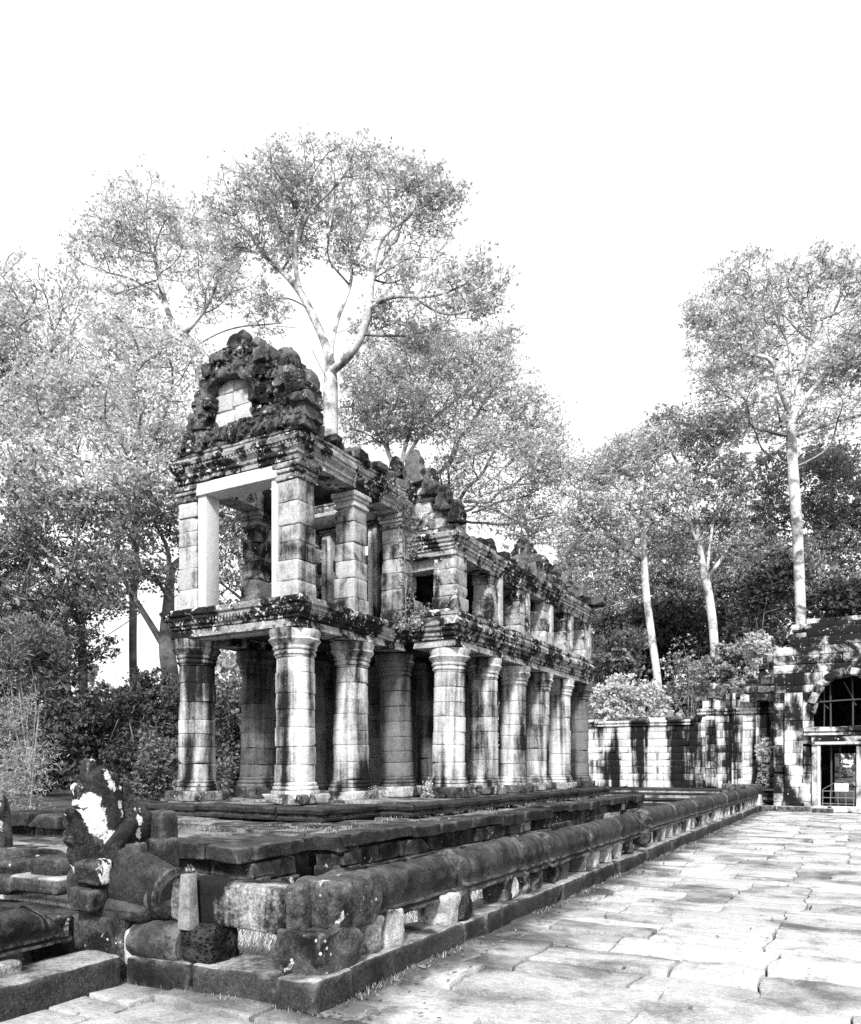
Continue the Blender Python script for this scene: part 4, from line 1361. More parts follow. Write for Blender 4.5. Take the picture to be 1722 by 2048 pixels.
# corner pedestal and carved head block
V, F = rock_verts(.46, .5, .33, .03, .02, 4, 77, (16, 16, 12), 1)
V = V + vec_noise(V, 9, 31) * .03 + vec_noise(V, 22, 3) * .01
obj('corner_post', make_mesh('corner_post', V, F, M['spotted'], 40), bal, (-3.52, 4.60, .33))
V, F = rock_verts(.44, .62, .39, .07, .02, 4, 99, (16, 18, 14), 2)
V = V + vec_noise(V, 10, 32) * .02 + vec_noise(V, 24, 5) * .008
obj('corner_head', make_mesh('corner_head', V, F, M['spotted'], 40), bal, (-3.52, 4.86, .66), (0, .02, 0))
rock('corner_kerb', bal, (-3.42, 4.42, .10), (.36, .46, .24), M['kerb'], .03, .022, (9, 10, 7), 2)
for a, b in [(5.19, 6.66), (6.67, 8.22), (8.23, 9.0), (9.01, 10.6), (10.61, 12.3), (12.31, 13.55)]:
    L = b - a - random.uniform(.02, .06)
    obj('rail', rail_mesh(L, .19, M['black'], random.randint(0, 999), brk=.2 if a > 12 else 0), bal, (BX + random.gauss(0, .03), a, .445 + random.gauss(0, .016)), (random.gauss(0, .02), random.gauss(0, .008), math.pi / 2 + random.gauss(0, .008)))
rock('broken_end', bal, (BX, 13.72, .62), (.3, .4, .22), M['terrace'], .09, .03, (6, 6, 5), 2)
rock('broken_end', bal, (BX + .05, 13.95, .40), (.34, .4, .26), M['black'], .1, .03, (6, 6, 5), 2)

bal2 = thing('naga_balustrade', 'far length of the rounded stone balustrade, past the broken joint, ending at the gate', 'balustrade')
yy = 13.65
while yy < 30.6:
    l = random.uniform(1.6, 2.8)
    rock('kerb_stone', bal2, (BX + .02, yy + l / 2, .10), (.46, l - .015, .27), M['kerb'], .05, .016, (5, 8, 5), 1, (0, 0, random.gauss(0, .006)))
    yy += l
yy = 14.15
while yy < 30.4:
    l = random.uniform(1.7, 2.6)
    obj('rail', rail_mesh(l - .01, .19, M['black'], random.randint(0, 999), step=.05), bal2, (BX + random.gauss(0, .01), yy, .50 + random.gauss(0, .008)), (0, 0, math.pi / 2))
    yy += l
yy = 14.3
while yy < 30.6:
    rock('baluster', bal2, (BX, yy, .36), (.28, random.uniform(.2, .32), .3), M[random.choice(['white_stone', 'white_stone', 'spotted', 'pillar'])], .03, .04, (6, 6, 6), 1, (0, 0, random.gauss(0, .08)), nscale=7)
    yy += random.uniform(.42, .75)
rock('end_stone', bal2, (BX, 31.0, .3), (.5, .7, .6), M['white_stone'], .08, .04, (5, 5, 5), 1)

# the short return facing the camera
bal3 = thing('front_balustrade', 'dark slab-like stone rail on the short front side between the naga and the corner block', 'balustrade')
fa = math.atan2(4.30 - 3.98, 5.02 - 3.3) * .55


def fr(s, off=0.0):
    """a point s metres left of the corner along the front kerb"""
    return -3.62 - s * math.cos(fa), 4.46 - s * math.sin(fa) + off


for a, b, h in [(0.0, .78, .25), (.80, 1.42, .24)]:
    x, y_ = fr((a + b) / 2)
    rock('kerb_stone', bal3, (x, y_, h / 2 - .03), (b - a - .02, .44, h), M['kerb'], .028, .022, (16, 9, 7), 2, (0, 0, fa), warp=.02)
x, y_ = fr(.76, .1)
V, F = rock_verts(1.34, .30, .34, .03, .016, 3, 55, (20, 7, 9), 1)
obj('rail_block', make_mesh('rail_block', V, F, M['naga_slab'], 40), bal3, (x, y_, .635), (0, .015, fa))
x, y_ = fr(.02, .1)
rock('rail_block', bal3, (x, y_ + .02, .64), (.16, .34, .38), M['spotted'], .05, .02, (5, 5, 6), 1, (0, 0, fa + .1))
bal3_end = rock('kerb_stone', bal3, (-5.22, 3.45, .10), (.44, 1.25, .27), M['kerb'], .028, .024, (9, 20, 8), 2, (0, 0, -.03), warp=.03)
rock('kerb_stone', bal3, (-5.2, 2.2, .09), (.46, 1.2, .26), M['kerb'], .028, .024, (9, 18, 8), 2, (0, 0, .05), warp=.03)

bal4 = thing('fallen_rail', 'broken length of moulded stone rail lying at the left edge on a pale block', 'rail')
obj('rail', rail_mesh(1.9, .2, M['black'], 41, brk=.35), bal4, (-5.42, 2.0, .31), (.0, -.02, rad(92)), (1, .72, .72))
o = rock('pale_block', None, (-5.42, 3.2, .17), (.34, .42, .27), M['white_stone'], .03, .02, (5, 5, 5), 1)
tag(o, 'pale squared stone block under the broken rail at the left', 'stone')
o = rock('rough_block', None, (-5.95, 3.95, .25), (.6, .45, .42), M['spotted'], .03, .03, (10, 9, 8), 3)
tag(o, 'rough dark block between the broken rail and the naga pedestal', 'stone')

# small concrete post and fallen stones in front
V, F = rock_verts(.115, .1, .42, .012, .002, 8, 3, (4, 4, 6))
k = V[:, 2] / .42 + .5
V[:, 0] *= 1.12 - .3 * k
V[:, 1] *= 1.12 - .3 * k
x, y_ = fr(.86, -.14)
o = obj('concrete_post', make_mesh('concrete_post', V, F, M['granite'], 30), None, (x, y_, .66))
tag(o, 'short grey tapered concrete post propping the front stone rail', 'post')
x, y_ = fr(.76, -.02)
V, F = rock_verts(.36, .34, .34, .09, .02, 5, 12, (9, 9, 9), 1)
V = V + vec_noise(V, 16, 8, 2) * .03
o = obj('laterite_block', make_mesh('laterite_block', V, F, M['laterite'], 60), None, (x, y_, .32))
tag(o, 'pitted black laterite block under the grey concrete post', 'stone')
x, y_ = fr(1.18, -.06)
V, F = lathe_verts([(.06, 0), (.15, .01), (.165, .04), (.165, .2), (.16, .36), (.17, .44), (.15, .5), (.05, .51)], 24, .014, 5, 8)
o = obj('fallen_drum', make_mesh('fallen_drum', V, F, M['black'], 45), None, (x + .26, y_ + .02, .31), (0, rad(-90), fa))
tag(o, 'fallen round stone drum lying on the front kerb beside the laterite block', 'stone')

# ------------------------------------------------------------------ the naga statue
naga = thing('naga_statue', 'weathered stone naga with fan-shaped hood spotted by white lichen', 'statue', (-5.34, 4.33, 0))
ped_ = rock('pedestal', naga, (.0, -.02, .30), (.52, .48, .38), M['spotted'], .025, .028, (12, 11, 9), 2, (0, 0, .12))
rock('pedestal_white', naga, (.34, -.06, .27), (.2, .3, .3), M['white_stone'], .06, .03, (6, 6, 6), 1, (0, 0, .1))
V, F = rock_verts(.78, .52, .2, .09, .015, 4, 21, (9, 7, 5), 1)
obj('base_slab', make_mesh('base_slab', V, F, M['black'], 50), naga, (.08, 0, .56), (0, 0, .08))
# thick body: a rail section that swells and rises into the neck
path = [(.62, .02, .66), (.48, .02, .68), (.30, .0, .72), (.12, -.02, .78), (.0, -.02, .88)]
path = np.array(path)
tt = np.linspace(0, 1, 22)
pp = np.stack([np.interp(tt, np.linspace(0, 1, len(path)), path[:, k]) for k in range(3)], 1)
V, F = tube_verts(pp, .17 + .07 * np.sin(tt * 2.6), 26)
V = V + vec_noise(V, 5, 4) * .014
obj('body', make_mesh('body', V, F, M['black'], 55), naga)
V, F = lathe_verts([(.17, 0), (.205, .012), (.212, .04), (.208, .07), (.195, .08), (.197, .11), (.208, .12), (.20, .16), (.15, .17)], 30, .014, 6, 4)
obj('body_collar', make_mesh('body_collar', V, F, M['black'], 40), naga, (.44, .02, .68), (0, rad(90), 0))
# neck spine climbing the back of the hood
path = np.array([(.10, -.10, .82), (.06, -.14, .94), (.03, -.12, 1.03), (.03, -.04, 1.12), (.05, .04, 1.20), (.04, .06, 1.25)])
tt = np.linspace(0, 1, 24)
pp = np.stack([np.interp(tt, np.linspace(0, 1, len(path)), path[:, k]) for k in range(3)], 1)
for _ in range(3):
    pp[1:-1] = (pp[:-2] + pp[2:] + 2 * pp[1:-1]) / 4
V, F = tube_verts(pp, np.interp(tt, [0, .3, .85, 1], [.13, .07, .07, .045]), 18)
V = V + vec_noise(V, 7, 14) * .008
obj('neck', make_mesh('neck', V, F, M['black'], 55), naga)
# the hood: a thick lobed fan (outline in y-z), facing away along -x
oy = [-.20, -.27, -.33, -.36, -.34, -.37, -.35, -.31, -.29, -.23, -.21, -.14, -.06, .0, .05, .09, .14, .20, .23, .28, .33, .35, .40, .42, .41, .44, .42, .39, .33, .22]
oz = [.72, .80, .90, 1.02, 1.10, 1.18, 1.30, 1.38, 1.47, 1.55, 1.64, 1.72, 1.73, 1.66, 1.58, 1.55, 1.57, 1.54, 1.49, 1.47, 1.42, 1.35, 1.32, 1.22, 1.14, 1.08, .98, .88, .80, .72]
O = np.stack([oy, oz], 1)
k = len(O)
dense = []
for i in range(k):
    a, b = O[i], O[(i + 1) % k]
    for j in range(5):
        dense.append(a + (b - a) * j / 5)
O = np.array(dense)
k = len(O)
O[:, 0] = .02 + (O[:, 0] - .02) * .95
O[:, 1] -= .04
cen = np.array([.02, 1.12])
V, F = [], []
prof = [(-.10, 0.80), (-.145, .55), (-.16, .25)]
rings = [(-.16, .3), (-.15, .55), (-.125, .78), (-.09, .93), (-.03, 1.0), (.03, 1.0), (.07, .96), (.08, .88), (.085, .78), (.09, .68), (.095, .58), (.10, .46), (.105, .34), (.11, .2)]
for xx, sc in rings:
    Q = cen + (O - cen) * sc
    V.append(np.column_stack([np.full(k, xx), Q[:, 0], Q[:, 1]]))
V = np.concatenate(V)
ang = np.arctan2(V[:, 2] - .75, V[:, 1] - .02)
rr = np.hypot(V[:, 2] - .75, V[:, 1] - .02)
V[:, 0] += (np.abs(np.sin(ang * 4.5)) ** .45 - .7) * .10 * np.clip(rr / .5, 0, 1) * np.sign(V[:, 0])
V[:, 0] -= .12 * np.clip(V[:, 2] - 1.2, 0, 1)             # leans forward at the top
V = V + vec_noise(V, 7, 61) * .022 + vec_noise(V, 19, 62, 1) * .008
nr = len(rings)
for i in range(nr - 1):
    for j in range(k):
        j2 = (j + 1) % k
        F.append([i * k + j, (i + 1) * k + j, (i + 1) * k + j2, i * k + j2])
c0, c1 = len(V), len(V) + 1
V = np.concatenate([V, [[-.165, .02, 1.12], [.115, .02, 1.12]]])
for j in range(k):
    j2 = (j + 1) % k
    F.append([j, j2, c0])
    F.append([(nr - 1) * k + j2, (nr - 1) * k + j, c1])
obj('hood', make_mesh('hood', V, [f[::-1] for f in F], M['naga_hood'], 28), naga, (-.10, -.05, 0))
for (y_, z_, w, h, ry) in [(-.12, 1.70, .13, .20, -.1), (.05, 1.60, .12, .18, .1), (.17, 1.52, .11, .17, .3), (.27, 1.40, .11, .17, .55), (.32, 1.24, .11, .16, .9), (-.22, 1.52, .11, .17, -.4), (-.28, 1.34, .10, .16, -.7), (-.29, 1.14, .10, .15, -1.0)]:
    V, F = rock_verts(.15, w, h, .03, .012, 12, random.randint(0, 999), (6, 7, 8), 1)
    k = np.clip(V[:, 2] / h + .5, 0, 1)
    V[:, 1] *= 1 - .5 * k ** 2
    V[:, 0] *= 1 - .35 * k
    obj('serpent_head', make_mesh('serpent_head', V, F, M['naga'], 30), naga, (-.12 - .1 * max(0, z_ - 1.2), y_ * 1.08 - .05, z_ - .05), (-ry, 0, 0))
# scrolls and side lobes round the foot of the hood
for (x, y_, z_, w, h, mm) in [(.03, -.30, .86, .16, .2, 'naga'), (-.02, -.30, .64, .2, .18, 'spotted'), (.05, .36, .94, .24, .26, 'black'), (.0, .40, 1.16, .2, .3, 'black'), (.10, .02, .98, .12, .16, 'spotted'), (-.16, -.18, .72, .3, .3, 'black'), (-.16, .2, .76, .3, .3, 'black')]:
    V, F = rock_verts(.26, w, h, min(w, h) * .22, .02, 7, random.randint(0, 999), (6, 6, 6))
    obj('scroll', make_mesh('scroll', V, F, M[mm], 60), naga, (x, y_, z_))

frag = at(-4, 1650, 8.2)
fg = thing('naga_fragment', 'tall dark stone fragment cut by the left picture edge above the steps', 'statue', (frag[0], frag[1], .68))
V, F = rock_verts(.26, .30, .74, .12, .02, 4, 8, (6, 6, 8), 1)
V[:, 1] *= 1 - .35 * np.clip(V[:, 2] / .74 + .5, 0, 1)
obj('hood', make_mesh('hood', V, F, M['spotted'], 60), fg, (0, 0, .36))
rock('foot', fg, (.02, 0, .02), (.36, .4, .22), M['spotted'], .06, .03, (5, 5, 5), 1)

# ------------------------------------------------------------------ vegetation builders
LEAF = np.array([[0, 0, 0], [.36, .42, .05], [0, 1, 0], [-.36, .42, .05]], float)


def leaves_mesh(name, centres, radii, counts, size, mat, flat=.6, up=.5, aspect=1.0, seed=0, droop=0.0):
    lr = np.random.default_rng(seed)
    centres = np.asarray(centres, float)
    idx = np.repeat(np.arange(len(centres)), counts)
    n = len(idx)
    D = lr.normal(0, 1, (n, 3))
    D /= np.linalg.norm(D, axis=1, keepdims=True)
    R = lr.uniform(0, 1, n) ** .45
    off = D * (R * np.asarray(radii, float)[idx])[:, None]
    off[:, 2] *= flat
    # leaves gather on little sprays inside the clump
    nsub = 7
    SD = lr.normal(0, 1, (len(centres), nsub, 3))
    SD /= np.linalg.norm(SD, axis=2, keepdims=True)
    SD *= (lr.uniform(.2, 1, (len(centres), nsub)) ** .5 * np.asarray(radii, float)[:, None])[..., None]
    SD[..., 2] *= flat
    sub = SD[idx, lr.integers(0, nsub, n)]
    C = centres[idx] + np.where(lr.random(n)[:, None] < .9, sub + off * .30, off)
    leaves_mesh.sprays = (centres[:, None] + SD)[:, :5]
    # leaf frame: normal tends upward and outward
    N = lr.normal(0, 1, (n, 3)) * (1 - up) + np.array([0, 0, 1.0]) * up + D * .35
    N /= np.linalg.norm(N, axis=1, keepdims=True)
    T = lr.normal(0, 1, (n, 3))
    T[:, 2] -= droop
    T -= N * (T * N).sum(1, keepdims=True)
    T /= np.linalg.norm(T, axis=1, keepdims=True) + 1e-9
    B = np.cross(N, T)
    s = size * lr.uniform(.65, 1.35, n)
    V = np.empty((n, 4, 3))
    for k in range(4):
        V[:, k] = C + s[:, None] * (LEAF[k, 0] * aspect * B + (LEAF[k, 1] - .5) * T + LEAF[k, 2] * N)
    F = np.arange(n * 4).reshape(n, 4)
    return make_mesh(name, V.reshape(-1, 3), F, mat, 0)


def branch_mesh(name, pos, par, rad_, mat, seed=0, wig=.1, split=.10):
    """every limb one continuous tapered tube, following the thickest child at each fork"""
    lr = np.random.default_rng(seed)
    n = len(pos)
    kids = [[] for _ in range(n)]
    for i in range(1, n):
        if par[i] >= 0:
            kids[par[i]].append(i)
    VV, FF, off = [[], []], [[], []], [0, 0]
    stack = [(0, None)]
    while stack:
        i, p = stack.pop()
        chain = [i]
        while kids[chain[-1]]:
            ks = sorted(kids[chain[-1]], key=lambda k: -rad_[k])
            for k in ks[1:]:
                stack.append((k, chain[-1]))
            chain.append(ks[0])
        pts = pos[chain]
        rr = rad_[chain].copy()
        if p is not None:
            pts = np.concatenate([pos[p:p + 1], pts])
            rr = np.concatenate([[min(rad_[p] * .8, rr[0] * 1.25)], rr])
        if len(pts) < 2:
            continue
        # resample finely, wiggle, smooth
        seg = np.linalg.norm(np.diff(pts, axis=0), axis=1)
        s_ = np.concatenate([[0], np.cumsum(seg)])
        m = max(3, int(s_[-1] / .55))
        q = np.linspace(0, s_[-1], m + 1)
        Q = np.stack([np.interp(q, s_, pts[:, k]) for k in range(3)], 1)
        W = lr.normal(0, wig * .5, (m + 1, 3))
        W[0] = W[-1] = 0
        for _ in range(2):
            W[1:-1] = (W[:-2] + 2 * W[1:-1] + W[2:]) / 4
        Q = Q + W * np.clip(.5 - rad_[chain[0]], .15, .5)[..., None] * 2
        for _ in range(3):
            Q[1:-1] = (Q[:-2] + 2 * Q[1:-1] + Q[2:]) / 4
        rq = np.interp(q, s_, rr)
        for _ in range(2):
            rq[1:-1] = (rq[:-2] + 2 * rq[1:-1] + rq[2:]) / 4
        sides = 12 if rq[0] > .25 else (7 if rq[0] > .07 else 4)
        V, F = tube_verts(Q, rq, sides, cap=False)
        b = 1 if rq[0] < split else 0
        VV[b].append(V)
        FF[b].append(np.array(F) + off[b])
        off[b] += len(V)
    return [make_mesh(nm, np.concatenate(VV[b]), np.concatenate(FF[b]), mat[b], 180) if VV[b] else None for b, nm in enumerate((name, 'branches'))]


def grow(limbs, targets, bf=.25, seed=0, down=0.0):
    """limbs: list of (points, start_node or None); targets: points every twig must reach. Returns pos, parent."""
    pos, par = [], []
    lens = []
    for pts, start in limbs:
        pts = np.asarray(pts, float)
        prev = -1
        if start is not None:
            dd = np.linalg.norm(np.array(pos) - np.asarray(pts[0]), axis=1)
            prev = int(np.argmin(dd))
        for q, p in enumerate(pts):
            if q == 0 and prev >= 0:
                continue
            pos.append(p)
            par.append(prev)
            lens.append(0 if prev < 0 else lens[prev] + np.linalg.norm(p - pos[prev]))
            prev = len(pos) - 1
    n0 = len(pos)
    T = np.asarray(targets, float)
    m = len(T)
    P = np.array(pos)
    Ln = np.array(lens)
    D = np.linalg.norm(T[:, None] - P[None], axis=2)
    cost = D + bf * Ln[None] * .5
    # a branch seldom turns back down towards the ground
    cost += np.maximum(0, P[None, :, 2] - T[:, None, 2]) * .5
    cost[:, :max(1, n0 // 12)] += 6
    best = np.argmin(cost, 1)
    bc = cost[np.arange(m), best]
    done = np.zeros(m, bool)
    node_of = {}
    for _ in range(m):
        i = int(np.argmin(np.where(done, 1e9, bc)))
        done[i] = True
        b = int(best[i])
        pos.append(T[i])
        par.append(b)
        lens.append(lens[b] + np.linalg.norm(T[i] - pos[b]))
        nid = len(pos) - 1
        c = np.linalg.norm(T - T[i], axis=1) + bf * .5 * lens[nid] + np.maximum(0, T[i, 2] - T[:, 2]) * .5
        upd = (c < bc) & ~done
        bc = np.where(upd, c, bc)
        best = np.where(upd, nid, best)
    return np.array(pos), np.array(par), n0


def radii(pos, par, tip=.022, ex=2.35, rmax=None):
    n = len(pos)
    s = np.zeros(n)
    kids = np.zeros(n, int)
    order = np.argsort(-np.arange(n))
    # children always come after parents in the list
    for i in range(n - 1, 0, -1):
        if kids[i] == 0:
            s[i] = tip ** ex
        if par[i] >= 0:
            s[par[i]] += s[i]
            kids[par[i]] += 1
    r = np.maximum(s, tip ** ex) ** (1 / ex)
    if rmax:
        r = r * (1 + (rmax / r[0] - 1) * np.clip((r - tip) / (r[0] - tip), 0, 1) ** 2.2)
    return r, kids


def lobe_points(lobes, density, seed):
    """lobes: (centre, (rx, ry, rz)); points fill the ellipsoids, thicker towards the upper shell"""
    lr = np.random.default_rng(seed)
    out = []
    for c, rr in lobes:
        rr = np.asarray(rr, float)
        n = max(6, int(density * (rr[0] * rr[1] * rr[2]) ** (2 / 3)))
        D = lr.normal(0, 1, (n, 3))
        D /= np.linalg.norm(D, axis=1, keepdims=True)
        R = lr.uniform(.02, 1, n) ** .42 * 1.18
        out.append(np.asarray(c) + D * R[:, None] * rr)
    return np.concatenate(out)


def tree(name, label, limbs, lobes, density=16, lsize=.24, lcount=70, crad=.95, mat='leaf', bark='bark', rmax=.6, seed=1, group=None, tip=.025, flat=.55, up=.35, thin=1.0, cat='tree', aspect=1.0, droop=.2, wig=.12, twigs=False):
    T = lobe_points(lobes, density, seed)
    pos, par, n0 = grow(limbs, T, seed=seed)
    r, kids = radii(pos, par, tip, rmax=rmax)
    base = pos[0]
    root = thing(name, label, cat, (base[0], base[1], base[2]), 0, group)
    pos = pos - base
    for me in branch_mesh('trunk', pos, par, r, (M[bark], M['bark_twig']), seed, wig):
        if me:
            o = obj(me.name.split('.')[0], me, root)
            if o.name.startswith('branches'):
                o['kind'] = 'stuff'
    lr = np.random.default_rng(seed + 1)
    tips = np.where((kids == 0) & (np.arange(len(pos)) >= n0))[0]
    mids = np.where((kids > 0) & (np.arange(len(pos)) >= n0) & (r < tip * 2.6))[0]
    cl = np.concatenate([pos[tips], pos[mids]])
    n = len(cl)
    dens = np.clip(1.0 + 1.6 * vnoise(cl + seed * 7.3, .42, seed) + .5 * vnoise(cl, 1.1, seed + 2), .12, 2.3)
    cnt = (lcount * dens * lr.uniform(.5, 1.35, n) * np.where(np.arange(n) < len(tips), 1, .55) * thin).astype(int)
    rr = crad * lr.uniform(.6, 1.25, n)
    obj('crown', leaves_mesh('crown', cl, rr, cnt, lsize, M[mat], flat, up, aspect, seed, droop), root)
    if twigs:                                           # thin stalks from each branch end to its sprays
        S_ = leaves_mesh.sprays
        A_ = np.repeat(cl[:, None], S_.shape[1], 1).reshape(-1, 3)
        B_ = S_.reshape(-1, 3)
        nv = len(A_)
        dv = B_ - A_
        sd = np.cross(dv, lr.normal(0, 1, (nv, 3)))
        sd /= np.linalg.norm(sd, axis=1, keepdims=True) + 1e-9
        s2 = np.cross(dv / (np.linalg.norm(dv, axis=1, keepdims=True) + 1e-9), sd)
        w0, w1 = tip * .8, tip * .35
        ring = [sd, -.5 * sd + .87 * s2, -.5 * sd - .87 * s2]
        VT = np.concatenate([np.stack([A_ + q * w0 for q in ring], 1), np.stack([B_ + q * w1 for q in ring], 1)], 1)
        base_i = np.arange(nv)[:, None] * 6
        FT = np.concatenate([np.concatenate([base_i + a, base_i + (a + 1) % 3, base_i + 3 + (a + 1) % 3, base_i + 3 + a], 1) for a in range(3)])
        o = obj('twigs', make_mesh('twigs', VT.reshape(-1, 3), FT, M['bark_twig'], 0), root)
        o['kind'] = 'stuff'
    return root


def pl(pts, d, dj=None):
    """polyline of photo points at about d metres, smoothed; dj = depth offsets"""
    dj = dj or [0] * len(pts)
    P = np.array([at(u, v, d + e) for (u, v), e in zip(pts, dj)])
    n = max(2, int(np.linalg.norm(np.diff(P, axis=0), axis=1).sum() / 1.1))
    s = np.linspace(0, 1, len(P))
    # Catmull-like smoothing by resample + average
    Q = np.stack([np.interp(np.linspace(0, 1, n + 1), s, P[:, k]) for k in range(3)], 1)
    for _ in range(1):
        Q[1:-1] = (Q[:-2] + 2 * Q[1:-1] + Q[2:]) / 4
    return Q


def lb(u, v, d, ru, rv, rd=None):
    """a crown lobe seen at (u, v), d metres away, ru x rv photo pixels in half-size"""
    k = d / 1545
    return at(u, v, d), (ru * k, (rd if rd else (ru + rv) / 2) * k, rv * k)


# ------------------------------------------------------------------ trees
FAR = 'tall trees behind the ruins'
d = 42
tree('tall_tree', 'tall pale-barked tree with spreading forked limbs rising behind the pavilion gable', [
    (pl([(652, 1560), (655, 1200), (662, 900), (660, 780), (662, 720)], d), None),
    (pl([(662, 720), (640, 650), (600, 590), (585, 540), (590, 500), (605, 470), (600, 430), (640, 385)], d, [0, .5, 1, 1, .5, 0, 0, -1]), 1),
    (pl([(590, 560), (545, 530), (510, 500), (470, 488)], d, [1, 1.5, 2, 3]), 1),
    (pl([(662, 700), (675, 640), (700, 575), (712, 545), (690, 480), (690, 420), (720, 360)], d, [0, 1, 2, 2.5, 3, 3, 3]), 1),
    (pl([(662, 740), (690, 735), (730, 680), (745, 600), (745, 515), (760, 455), (810, 440), (880, 430)], d, [0, -1, -2, -2, -2, -3, -3, -3]), 1),
    (pl([(740, 610), (790, 575), (830, 580), (850, 625), (900, 640), (960, 635)], d, [-2, -3, -4, -4, -4, -5]), 1),
    (pl([(730, 680), (780, 672), (840, 668), (900, 650)], d, [-2, -1, 0, 1]), 1),
    (pl([(748, 540), (780, 500), (800, 460), (830, 400)], d, [-2, -1, 0, 0]), 1),
    (pl([(662, 770), (640, 740), (625, 700)], d, [0, -1, -2]), 1),
], [lb(480, 400, d, 60, 50), lb(545, 360, d, 60, 50), lb(630, 345, d, 70, 45), lb(720, 330, d - 1, 60, 35), lb(800, 380, d - 2, 75, 50), lb(880, 400, d - 2, 50, 50),
    lb(600, 440, d + 1, 80, 45), lb(700, 430, d + 2, 60, 50), lb(840, 470, d - 2, 75, 40), lb(480, 480, d + 2, 55, 35), lb(690, 510, d + 2, 50, 40), lb(820, 540, d - 2, 60, 35),
    lb(950, 560, d - 4, 60, 45), lb(880, 600, d - 4, 60, 40), lb(960, 620, d - 4, 35, 25), lb(780, 640, d - 1, 80, 30), lb(860, 670, d, 60, 25), lb(560, 490, d + 1, 40, 40), lb(530, 600, d, 40, 25)],
    density=36, lsize=0.17, lcount=30, crad=0.78, rmax=0.4, seed=3, group=FAR, wig=.2, tip=0.017, twigs=True)

d = 50
tree('tall_tree', 'thin high-crowned tree with bare forks left of the pavilion gable', [
    (pl([(395, 1540), (400, 1100), (398, 800), (396, 690)], d), None),
    (pl([(396, 690), (340, 650), (330, 600), (310, 520), (300, 460)], d, [0, 0, 1, 1, 1]), 1),
    (pl([(396, 660), (410, 610), (440, 560), (450, 500), (440, 450)], d, [0, 0, -1, -1, -1]), 1),
    (pl([(330, 590), (250, 550), (200, 540)], d, [1, 2, 3]), 1),
    (pl([(400, 690), (440, 660), (520, 650), (590, 655)], d, [0, -1, -2, -3]), 1),
], [lb(290, 420, d, 80, 50), lb(380, 450, d, 60, 40), lb(230, 470, d, 70, 40), lb(330, 520, d, 80, 40), lb(440, 490, d, 50, 45), lb(170, 500, d + 2, 40, 35), lb(460, 560, d - 1, 60, 40), lb(260, 580, d + 1, 70, 35), lb(540, 640, d - 3, 60, 25), lb(420, 610, d, 50, 30)],
    density=28, lsize=0.18, lcount=20, crad=0.85, rmax=0.26, seed=5, group=FAR, tip=0.016, wig=.2, twigs=True)

d = 40
tree('broadleaf_tree', 'bright-leaved broad tree at the far left edge under the sky', [
    (pl([(30, 1540), (50, 1200), (70, 900), (60, 760), (50, 640)], d), None),
    (pl([(70, 900), (130, 820), (180, 740)], d), 1), (pl([(60, 800), (10, 720), (-60, 640)], d), 1)],
    [lb(40, 570, d, 70, 45), lb(130, 600, d, 60, 55), lb(-40, 640, d, 70, 60), lb(60, 680, d, 90, 60), lb(150, 720, d - 1, 80, 60), lb(-20, 780, d, 80, 60), lb(90, 810, d - 2, 90, 55), lb(10, 900, d - 2, 90, 60), lb(-90, 720, d, 70, 90)],
    density=38, lsize=0.165, lcount=40, crad=0.95, rmax=0.2, seed=7, group=FAR, bark='bark_dark', tip=0.02)

d = 36
tree('broadleaf_tree', 'dense pale broadleaf tree filling the space left of the upper storey', [
    (pl([(270, 1540), (265, 1250), (275, 1000), (270, 850), (260, 720)], d), None),
    (pl([(270, 930), (330, 850), (350, 770)], d), 1), (pl([(270, 960), (200, 880), (160, 800)], d), 1)],
    [lb(260, 680, d + 2, 80, 60), lb(330, 740, d, 70, 60), lb(180, 780, d, 80, 60), lb(260, 820, d - 2, 90, 60), lb(350, 860, d, 60, 60), lb(170, 900, d - 1, 90, 60), lb(280, 930, d - 2, 80, 60), lb(100, 960, d - 1, 80, 60), lb(220, 1000, d - 2, 80, 50), lb(360, 700, d + 3, 50, 40)],
    density=40, lsize=0.15, lcount=44, crad=0.9, rmax=0.18, seed=9, group=FAR, bark='bark_dark', mat='leaf', tip=0.018)

d = 28
tree('curved_tree', 'dark tree whose bent trunk curves over the bright gap beside the left column', [
    (pl([(362, 1560), (352, 1440), (345, 1320), (325, 1265), (285, 1235), (265, 1200), (240, 1150)], d), None),
    (pl([(330, 1270), (345, 1180), (335, 1100), (340, 1000)], d, [0, .5, 1, 1]), 1), (pl([(285, 1235), (250, 1255), (215, 1270)], d, [0, .3, .5]), 1)],
    [lb(300, 1010, d, 60, 45), lb(240, 1080, d, 60, 40), lb(330, 1080, d + 1, 50, 45), lb(280, 1150, d - 1, 60, 30), lb(330, 1170, d, 40, 25), lb(200, 1140, d, 50, 40), lb(230, 1200, d, 50, 22), lb(400, 1080, d + 2, 50, 60)],
    density=48, lsize=0.13, lcount=44, crad=0.7, rmax=0.3, seed=11, group=FAR, bark='bark_dark', mat='leaf_shade', flat=.4, tip=0.018)

